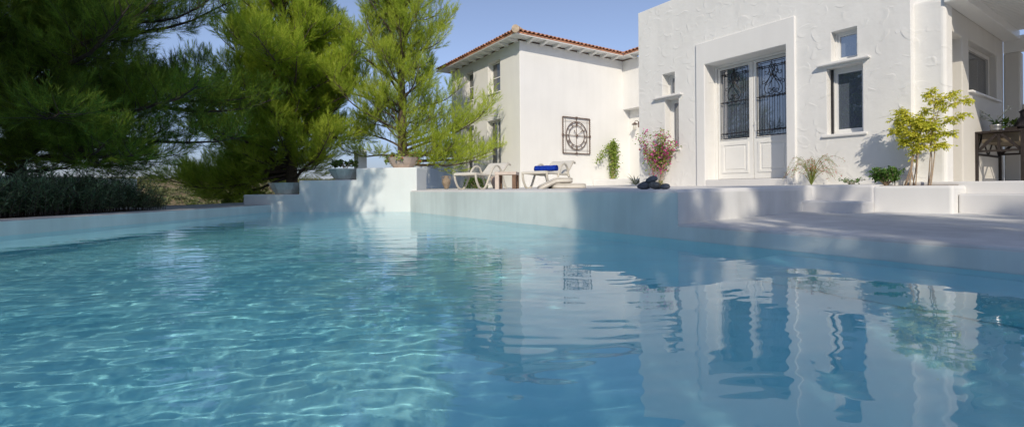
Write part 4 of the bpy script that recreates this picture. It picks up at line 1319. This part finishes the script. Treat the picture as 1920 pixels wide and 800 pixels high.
# jade bush
stems = [([(0, 0, 0), (math.cos(a) * 0.06, math.sin(a) * 0.05, 0.06), (math.cos(a) * 0.12, math.sin(a) * 0.09, 0.11), (math.cos(a) * r_, math.sin(a) * 0.12, z_)], 1)
         for a, r_, z_ in [(rb.uniform(0, 6.28), rb.uniform(0.06, 0.21), rb.uniform(0.13, 0.25)) for _ in range(34)]]
leafy('jade_bush', 'rounded glossy green bush at left end of the white planter', 'plant', (-2.49, 7.82, 0.59), stems, 1200, (0.035, 0.055, 0.5), M['jade'], M['stem'], 6, 0.006, spread=0.015, tmin=0.5, up=0.5)
# path light in the bush
root = thing('path_light', 'small black ball-topped garden light above the jade bush', 'garden light', (-2.44, 7.97, 0.59))
MB().tube([(0, 0, 0), (0, 0, 0.22)], 0.006, 6).build('stake', M['iron'], root)
MB().lathe([(0.002, 0.20), (0.022, 0.215), (0.03, 0.235), (0.022, 0.25), (0.002, 0.255)], 12).build('lamp_head', M['iron'], root)
# spiky plant at the corner
mb = MB(); rng = np.random.default_rng(1); P, D, N, L = [], [], [], []
for i in range(34):
    a = i * 2.4; e = rng.uniform(0.1, 1.2)
    P.append([0, 0, 0.02]); D.append([math.cos(a) * math.cos(e), math.sin(a) * math.cos(e), math.sin(e)]); N.append([0, 0, 1.0]); L.append(rng.uniform(0.25, 0.4))
leaves(mb, P, D, np.array(N) + rng.normal(0, .1, (34, 3)), L, np.array(L) * 0.09, 0.2, 0.1)
o = mb.build('spiky_plant', M['agave']); o.location = (-7.55, 8.55, 0.63)
tag(o, 'spiky grey-green plant peeking out left of the flat roofed house', 'plant')
# yellow sprig by the stones
stems = [([(0, 0, 0), (0.01, 0, 0.04), (0.02 * k, 0, 0.07), (0.03 * k, 0, 0.10)], 1) for k in (-1, 0, 1, 1.6)]
leafy('yellow_sprig', 'little yellow-green sprig growing beside the grey stones', 'plant', (-3.98, 4.98, 0.57), stems, 60, (0.015, 0.03, 0.5), M['yellow_leaf'], M['stem'], 4, 0.003, spread=0.01)
# geraniums and trailing greens in the bowls
stems = [([(0, 0, 0), (math.cos(a) * 0.15, math.sin(a) * 0.15, 0.10), (math.cos(a) * 0.33, math.sin(a) * 0.33, 0.10), (math.cos(a) * 0.46, math.sin(a) * 0.46, -0.08)], 1) for a in [rb.uniform(0, 6.28) for _ in range(14)]]
leafy('geranium', 'red and green geranium spilling over the rosy bowl', 'plant', tuple(b3), stems, 330, (0.05, 0.085, 0.9), M['creeper_leaf'], M['stem'], 21, 0.006, flowers=(0.16, M['red_flower'], 0.7, 0.7), spread=0.03, tmin=0.4)
stems = [([(0, 0, 0), (math.cos(a) * 0.10, math.sin(a) * 0.10, 0.14), (math.cos(a) * 0.22, math.sin(a) * 0.22, 0.22), (math.cos(a) * 0.34, math.sin(a) * 0.34, 0.16)], 1) for a in [rb.uniform(0, 6.28) for _ in range(12)]]
leafy('ivy', 'sparse dark ivy rising from the middle bowl', 'plant', tuple(b2), stems, 260, (0.06, 0.10, 0.9), M['bush'], M['stem'], 22, 0.006, spread=0.04, tmin=0.4)
# low bush behind the left lounger
rng = np.random.default_rng(31)
def bush(label, loc, rx, rz_, n, leaf, mat, seed, name='round_bush'):
    rng = np.random.default_rng(seed)
    root = thing(name, label, 'bush', loc)
    q = rand_dirs(rng, n); q[:, 2] = np.abs(q[:, 2])
    bl = 0.86 + 0.14 * np.sin(q[:, 0] * 7 + seed) * np.cos(q[:, 1] * 6)
    r = rng.uniform(0.55, 1.0, n) ** 0.5 * bl
    P = q * r[:, None] * np.array([rx, rx, rz_])
    D = q + rng.normal(0, .5, (n, 3)); D /= np.linalg.norm(D, axis=1, keepdims=True)
    mb = MB(); L = rng.uniform(leaf * .7, leaf * 1.3, n); leaves(mb, P, D, rng.normal(size=(n, 3)) + [0, 0, 1], L, L * 0.55, .2, .1)
    mb.build('foliage', mat, root)
    st = MB()
    for i in range(7):
        a = i * 0.9; st.tube([(0, 0, 0), (math.cos(a) * rx * .5, math.sin(a) * rx * .5, rz_ * .6)], 0.01, 4)
    st.build('stems', M['stem'], root)
    return root
def fwdpos(px, f, z):
    """ground position from a bearing and a distance ahead (metres)"""
    r = (px - 960) / FPX * f
    return (r * math.cos(YAW) - f * math.sin(YAW), r * math.sin(YAW) + f * math.cos(YAW), z)
bush('low dark green bush behind the empty lounger', fwdpos(892, 14.3, 0.60), 0.42, 0.40, 1500, 0.055, M['bush'], 2)
bush('yellowish bush behind the lowest grey bowl', fwdpos(462, 17.5, 0.0), 0.95, 0.75, 2400, 0.09, M['creeper_leaf'], 5)
bush('small dark shrub showing between the two grey bowls', fwdpos(590, 17.4, 0.4), 0.5, 0.5, 1200, 0.08, M['bush'], 7)
# distant small tree on the skyline
bush('tiny round tree on the skyline above the hedge', fwdpos(251, 175, 3.4), 1.6, 2.2, 500, 0.5, M['scrub'], 8, 'distant_tree')

# ================================================================== STONES
def stone(loc, sx, sy, sz, rz, ry, mat, label, seed):
    bm = bmesh.new(); bmesh.ops.create_icosphere(bm, subdivisions=4, radius=1)
    rng = random.Random(seed); ph = [rng.uniform(0, 6) for _ in range(6)]
    for v in bm.verts:
        c = v.co.copy()
        k = 1 + 0.06 * math.sin(c.x * 2.1 + ph[0]) + 0.05 * math.sin(c.y * 2.7 + ph[1]) + 0.05 * math.sin(c.z * 3 + c.x * 2 + ph[2]) + 0.012 * math.sin(c.x * 9 + c.z * 7 + ph[3])
        v.co = Vector((c.x * sx * k, c.y * sy * k, c.z * sz * k * (0.85 if c.z < 0 else 1)))
    me = bpy.data.meshes.new('stone'); bm.to_mesh(me); bm.free()
    me.polygons.foreach_set('use_smooth', [True] * len(me.polygons)); me.materials.append(mat)
    o = bpy.data.objects.new('stone', me); sc.collection.objects.link(o)
    o.location = loc; o.rotation_euler = (0, ry, rz)
    tag(o, label, 'stone', 'dark stones at the terrace corner')
stone((-4.235, 4.98, 0.622), 0.115, 0.075, 0.056, 0.7, -0.12, M['pebble'], 'long dark grey stone at left foot of the stone pile', 1)
stone((-4.075, 4.98, 0.620), 0.090, 0.070, 0.058, 0.7, 0.15, M['pebble2'], 'speckled grey stone with pale patches at right foot of the pile', 2)
stone((-4.14, 5.00, 0.700), 0.083, 0.060, 0.045, 0.7, -0.35, M['pebble'], 'smooth grey stone resting on top of the other two stones', 3)
stone((-3.895, 4.96, 0.606), 0.063, 0.050, 0.038, 0.7, -0.1, M['pebble'], 'small dark stone lying apart on the right of the pile', 4)

# ================================================================== LOUNGERS
def make_lounger(label, loc, rz):
    root = thing('sun_lounger', label, 'sun lounger', loc, rz, 'cream loungers on the terrace')
    # local: +y towards the head, width along x
    hw = 0.31
    for s in (-1, 1):
        x = s * hw
        # one continuous wavy side rail: foot loop, seat, arm loop
        loop = bez([(x, -0.04, 0.40), (x, -0.02, 0.24), (x, 0.10, 0.06), (x, 0.26, 0.015), (x, 0.40, 0.10), (x, 0.55, 0.32), (x, 0.70, 0.52), (x, 0.86, 0.605), (x, 1.02, 0.56), (x, 1.12, 0.40), (x, 1.13, 0.30)], 6)
        MB().strip(loop, (1, 0, 0), 0.045, 0.04).build('arm_loop', M['resin'], root, bevel=0.008)
        rail = bez([(x * 0.94, -0.05, 0.375), (x * 0.94, 0.4, 0.36), (x * 0.94, 0.9, 0.345), (x * 0.94, 1.2, 0.35)], 6)
        MB().strip(rail, (1, 0, 0), 0.035, 0.045).build('seat_rail', M['resin'], root, bevel=0.006)
        lg = bez([(x, 1.15, 0.35), (x, 1.22, 0.2), (x, 1.34, 0.0)], 6)
        MB().strip(lg, (1, 0, 0), 0.045, 0.045).build('leg', M['resin'], root, bevel=0.006)
        bk = bez([(x * 0.94, 1.05, 0.36), (x * 0.94, 1.25, 0.50), (x * 0.94, 1.42, 0.635), (x * 0.94, 1.52, 0.675), (x * 0.94, 1.60, 0.64)], 6)
        MB().strip(bk, (1, 0, 0), 0.04, 0.035).build('back_rail', M['resin'], root, bevel=0.006)
    w_ = hw * 2 - 0.05
    MB().strip(bez([(0, -0.07, 0.36), (0, -0.06, 0.395), (0, 0.0, 0.405), (0, 0.4, 0.375), (0, 0.8, 0.365), (0, 1.05, 0.375)], 6), (1, 0, 0), w_, 0.012).build('seat_sling', M['sling'], root)
    MB().strip(bez([(0, 1.04, 0.375), (0, 1.25, 0.52), (0, 1.42, 0.665), (0, 1.52, 0.70), (0, 1.60, 0.66)], 6), (1, 0, 0), w_, 0.012).build('back_sling', M['sling'], root)
    MB().box(-hw, hw, -0.08, -0.04, 0.345, 0.385).build('foot_bar', M['resin'], root, bevel=0.01)
    return root
LRZ = math.atan2(0.90, -0.43) - PI / 2
p1_ = fwdpos(874, 11.25, 0.575); p2_ = fwdpos(1004, 10.6, 0.575)
make_lounger('empty cream lounger nearest the stepped wall', p1_, LRZ)
make_lounger('cream lounger with a rolled blue towel on it', p2_, LRZ)

def local(base, rz, x, y, z):
    c, s = math.cos(rz), math.sin(rz)
    return (base[0] + x * c - y * s, base[1] + x * s + y * c, base[2] + z)
# rolled towel
def towel():
    root = thing('rolled_towel', 'rolled royal blue towel lying across the lounger seat', 'towel', local(p2_, LRZ, 0.0, 0.55, 0.388), LRZ)
    mb = MB(); n = 40; L = 0.56
    sec = []
    turns = 2.6
    for i in range(n * 3 + 1):
        t = i / (n * 3); a = t * turns * 2 * PI; r = 0.018 + 0.076 * t
        sec.append((r * math.cos(a), r * math.sin(a) * 0.88 + 0.095))
    vs = []; K = 9
    for k in range(K):
        x = -L / 2 + L * k / (K - 1); wob = 0.004 * math.sin(k * 1.9)
        for (a, b) in sec: vs.append((x + wob, a * (1 + 0.03 * math.sin(k * 2.3)), b + wob))
    m_ = len(sec); fs = []
    for k in range(K - 1):
        for i in range(m_ - 1):
            fs.append((k * m_ + i, k * m_ + i + 1, (k + 1) * m_ + i + 1, (k + 1) * m_ + i))
    o = mb.raw(vs, fs).build('towel_roll', M['towel'], root, smooth=True)
    md = o.modifiers.new('s', 'SOLIDIFY'); md.thickness = 0.012
towel()

# side table between the loungers
tp_ = fwdpos(951, 10.95, 0.578)
root = thing('side_table', 'small rustic table with pale top and brown block legs between the loungers', 'side table', tp_, LRZ + 0.35)
MB().box(-0.25, 0.25, -0.22, 0.22, 0.335, 0.405).build('table_top', M['limed_wood'], root, bevel=0.008)
for i, (x, y) in enumerate(((-0.20, -0.17), (0.20, -0.17), (-0.20, 0.17), (0.20, 0.17))):
    MB().box(x - 0.045, x + 0.045, y - 0.045, y + 0.045, 0.0, 0.335).build('leg', M['limed_wood'] if i == 0 else M['old_wood'], root, bevel=0.006)

# ---- cushions
def cushion(label, loc, rz, bend=None):
    root = thing('seat_cushion', label, 'cushion', loc, rz, 'cream cushions piled by the towel lounger')
    n = 40; mv = 14; Lx, Ly, T = 0.36, 0.36, 0.062
    vs = []; fs = []
    prof = []
    for j in range(mv + 1):
        a = -PI / 2 + PI * j / mv
        prof.append((math.cos(a), math.sin(a)))
    def pos(rx, z, th):
        c, s = math.cos(th), math.sin(th)
        e = 0.42
        x = (abs(c) ** e) * (1 if c >= 0 else -1) * rx * Lx; y = (abs(s) ** e) * (1 if s >= 0 else -1) * rx * Ly
        tuft = 1 - 0.12 * (math.cos(x * 26) * math.cos(y * 26)) * (1 if abs(z) > 0.7 else 0)
        z = z * T * tuft + T
        if bend: x, y, z = bend(x, y, z)
        return (x, y, z)
    rings = [(0.0, -1), (0.5, -0.99), (0.8, -0.93)] + [(0.88 + 0.12 * c, s * 0.9) for c, s in prof] + [(0.8, 0.93), (0.5, 0.99), (0.0, 1)]
    for (r_, z) in rings:
        for k in range(n): vs.append(pos(max(r_, 0.001), z, 2 * PI * k / n))
    for i in range(len(rings) - 1):
        for k in range(n):
            k2 = (k + 1) % n; fs.append((i * n + k, i * n + k2, (i + 1) * n + k2, (i + 1) * n + k))
    MB().raw(vs, fs).build('cushion_body', M['cushion'], root, smooth=True)
    pp = MB()
    for z in (-0.55, 0.55):
        pp.tube([pos(0.995, z, 2 * PI * k / 40) for k in range(41)], 0.006, 5)
    pp.build('piping', M['piping'], root)
cp = fwdpos(1063, 9.85, 0.574)
cushion('flat square cream cushion at the bottom of the pile', cp, YAW + 0.1)
def bend(x, y, z):
    # right part lies on the other cushion, left part slopes to the floor
    k = max(0.0, -(x - 0.02)); return (x, y, z + 0.0 - 0.46 * k if k > 0 else z)
cp2 = Vector(cp) + Vector((math.cos(YAW), math.sin(YAW), 0)) * -0.26 + Vector((0, 0, 0.122))
cushion('cream cushion leaning over the flat one and touching the floor', tuple(cp2), YAW, bend)

# ---- amphorae
def amphora(label, loc, s, mat, rz=0):
    root = thing('clay_jar', label, 'jar', loc, rz, 'clay jars behind the loungers')
    root.scale = (s, s, s)
    prof = [(0.05, 0), (0.075, 0.0), (0.09, 0.05), (0.15, 0.18), (0.165, 0.28), (0.14, 0.38), (0.085, 0.44), (0.075, 0.48), (0.10, 0.51), (0.085, 0.51), (0.06, 0.47)]
    MB().lathe(prof, 22).build('jar_body', mat, root, smooth=True)
    for sg in (-1, 1):
        MB().tube(bez([(sg * 0.075, 0, 0.48), (sg * 0.15, 0, 0.48), (sg * 0.17, 0, 0.40), (sg * 0.145, 0, 0.36)], 5), 0.014, 6).build('handle', mat, root)
amphora('brown clay jar left of the empty lounger by garden wall', fwdpos(837, 14.6, 0.60), 0.80, M['clay'], 0.9)
amphora('pale clay jar half hidden behind the rustic side table', fwdpos(929, 13.4, 0.60), 0.85, M['pink_bowl'], 0.9)

# ================================================================== PORCH TABLE AND THINGS ON IT
def console():
    root = thing('console_table', 'dark trestle console table standing against the porch wall', 'table', (-1.75, 10.45, 0.64))
    x0, x1, y0, y1, h = -0.25, 0.25, -0.68, 0.70, 0.75
    for x in (x0, x1):
        for y in (y0, y1):
            MB().box(x - 0.03, x + 0.03, y - 0.03, y + 0.03, 0, h - 0.032).build('leg', M['dark_wood'], root, bevel=0.004)
    MB().box(x0 - 0.03, x1 + 0.03, y0 - 0.03, y1 + 0.03, h - 0.03, h).build('table_top', M['dark_wood'], root, bevel=0.004)
    rr = MB()
    for y in (y0, y1): rr.box(x0 + 0.03, x1 - 0.03, y - 0.015, y + 0.015, 0.44, 0.47)
    for x in (x0, x1): rr.box(x - 0.015, x + 0.015, y0 + 0.03, y1 - 0.03, 0.40, 0.43)
    rr.build('rail', M['dark_wood'], root)
    for y in (y0, y1):
        b_ = MB()
        b_.strip([(x0 + 0.03, y, 0.46), (-0.02, y, h - 0.05)], (0, 1, 0), 0.02, 0.035)
        b_.strip([(x1 - 0.03, y, 0.46), (0.02, y, h - 0.05)], (0, 1, 0), 0.02, 0.035)
        b_.box(-0.015, 0.015, y - 0.01, y + 0.01, 0.46, h - 0.05)
        b_.build('brace', M['dark_wood'], root)
    for x in (x0, x1):
        b_ = MB()
        for k in range(2):
            ya = y0 + k * 0.69; b_.strip([(x, ya + 0.03, 0.43), (x, ya + 0.345, h - 0.05), (x, ya + 0.66, 0.43)], (1, 0, 0), 0.02, 0.035)
        b_.build('brace', M['dark_wood'], root)
    MB().box(x0 + 0.06, x1 - 0.06, y0 + 0.06, y1 - 0.06, h - 0.17, h - 0.034).build('drawer_box', M['crate_wood'], root)
console()
root = thing('tin_pot', 'small ribbed tin flower pot on the console table', 'pot', (-1.83, 10.05, 1.39))
MB().lathe([(0.005, 0.0), (0.055, 0.0), (0.06, 0.03), (0.066, 0.035), (0.066, 0.05), (0.063, 0.055), (0.070, 0.09), (0.076, 0.092), (0.074, 0.11), (0.066, 0.105)], 20).build('pot_body', M['tin'], root)
MB().lathe([(0.001, 0.098), (0.068, 0.096)], 20).build('soil', M['soil'], root)
stems = [([(0, 0, 0), (-0.04, -.01, 0.10), (-0.12, -0.02, 0.20), (-0.22, -0.04, 0.27)], 1), ([(0, 0, 0), (-0.05, 0, 0.08), (-0.14, 0, 0.14), (-0.22, -0.03, 0.13)], 1),
         ([(0, 0, 0), (0.03, 0, 0.1), (0.10, 0, 0.18), (0.16, 0, 0.26)], .4)]
leafy('orchid', 'orchid with white flower sprays in the tin pot', 'plant', (-1.83, 10.05, 1.49), stems, 90, (0.03, 0.045, 0.8), M['jade'], M['jade'], 41, 0.004, flowers=(0.8, M['white_flower'], 1, 0.8), spread=0.015, tmin=0.4)
stems = [([(0, 0, 0), (0.05 * math.cos(a), 0.05 * math.sin(a), 0.06), (0.10 * math.cos(a), 0.1 * math.sin(a), 0.12), (0.16 * math.cos(a), 0.16 * math.sin(a), 0.13)], 1) for a in [i * 0.9 for i in range(7)]]
leafy('leafy_pot_plant', 'broad dark green leaves spreading between the orchid and the jug', 'plant', (-1.70, 10.15, 1.39), stems, 60, (0.08, 0.13, 0.4), M['bush'], M['jade'], 42, 0.004, spread=0.01, tmin=0.2)
MB().box(-1.73, -1.60, 9.96, 10.10, 1.392, 1.44).build('wooden_box', M['dark_wood'], bevel=0.004)
tag(bpy.data.objects['wooden_box'], 'small dark wooden box between the tin pot and jug', 'box')
root = thing('metal_jug', 'dark metal jug with curved handle at right end of the console table', 'jug', (-1.52, 10.10, 1.39))
MB().lathe([(0.005, 0), (0.10, 0), (0.125, 0.03), (0.13, 0.08), (0.10, 0.15), (0.07, 0.20), (0.065, 0.24), (0.085, 0.28), (0.078, 0.28), (0.055, 0.23)], 24).build('jug_body', M['jug'], root, smooth=True)
MB().tube(bez([(0.075, 0.02, 0.27), (0.15, 0.03, 0.27), (0.17, 0.03, 0.18), (0.12, 0.02, 0.06)], 6), 0.010, 7).build('handle', M['jug'], root)
MB().lathe([(0.07, 0.28), (0.06, 0.30), (0.02, 0.315), (0.012, 0.34), (0.001, 0.345)], 16).build('lid', M['jug'], root)
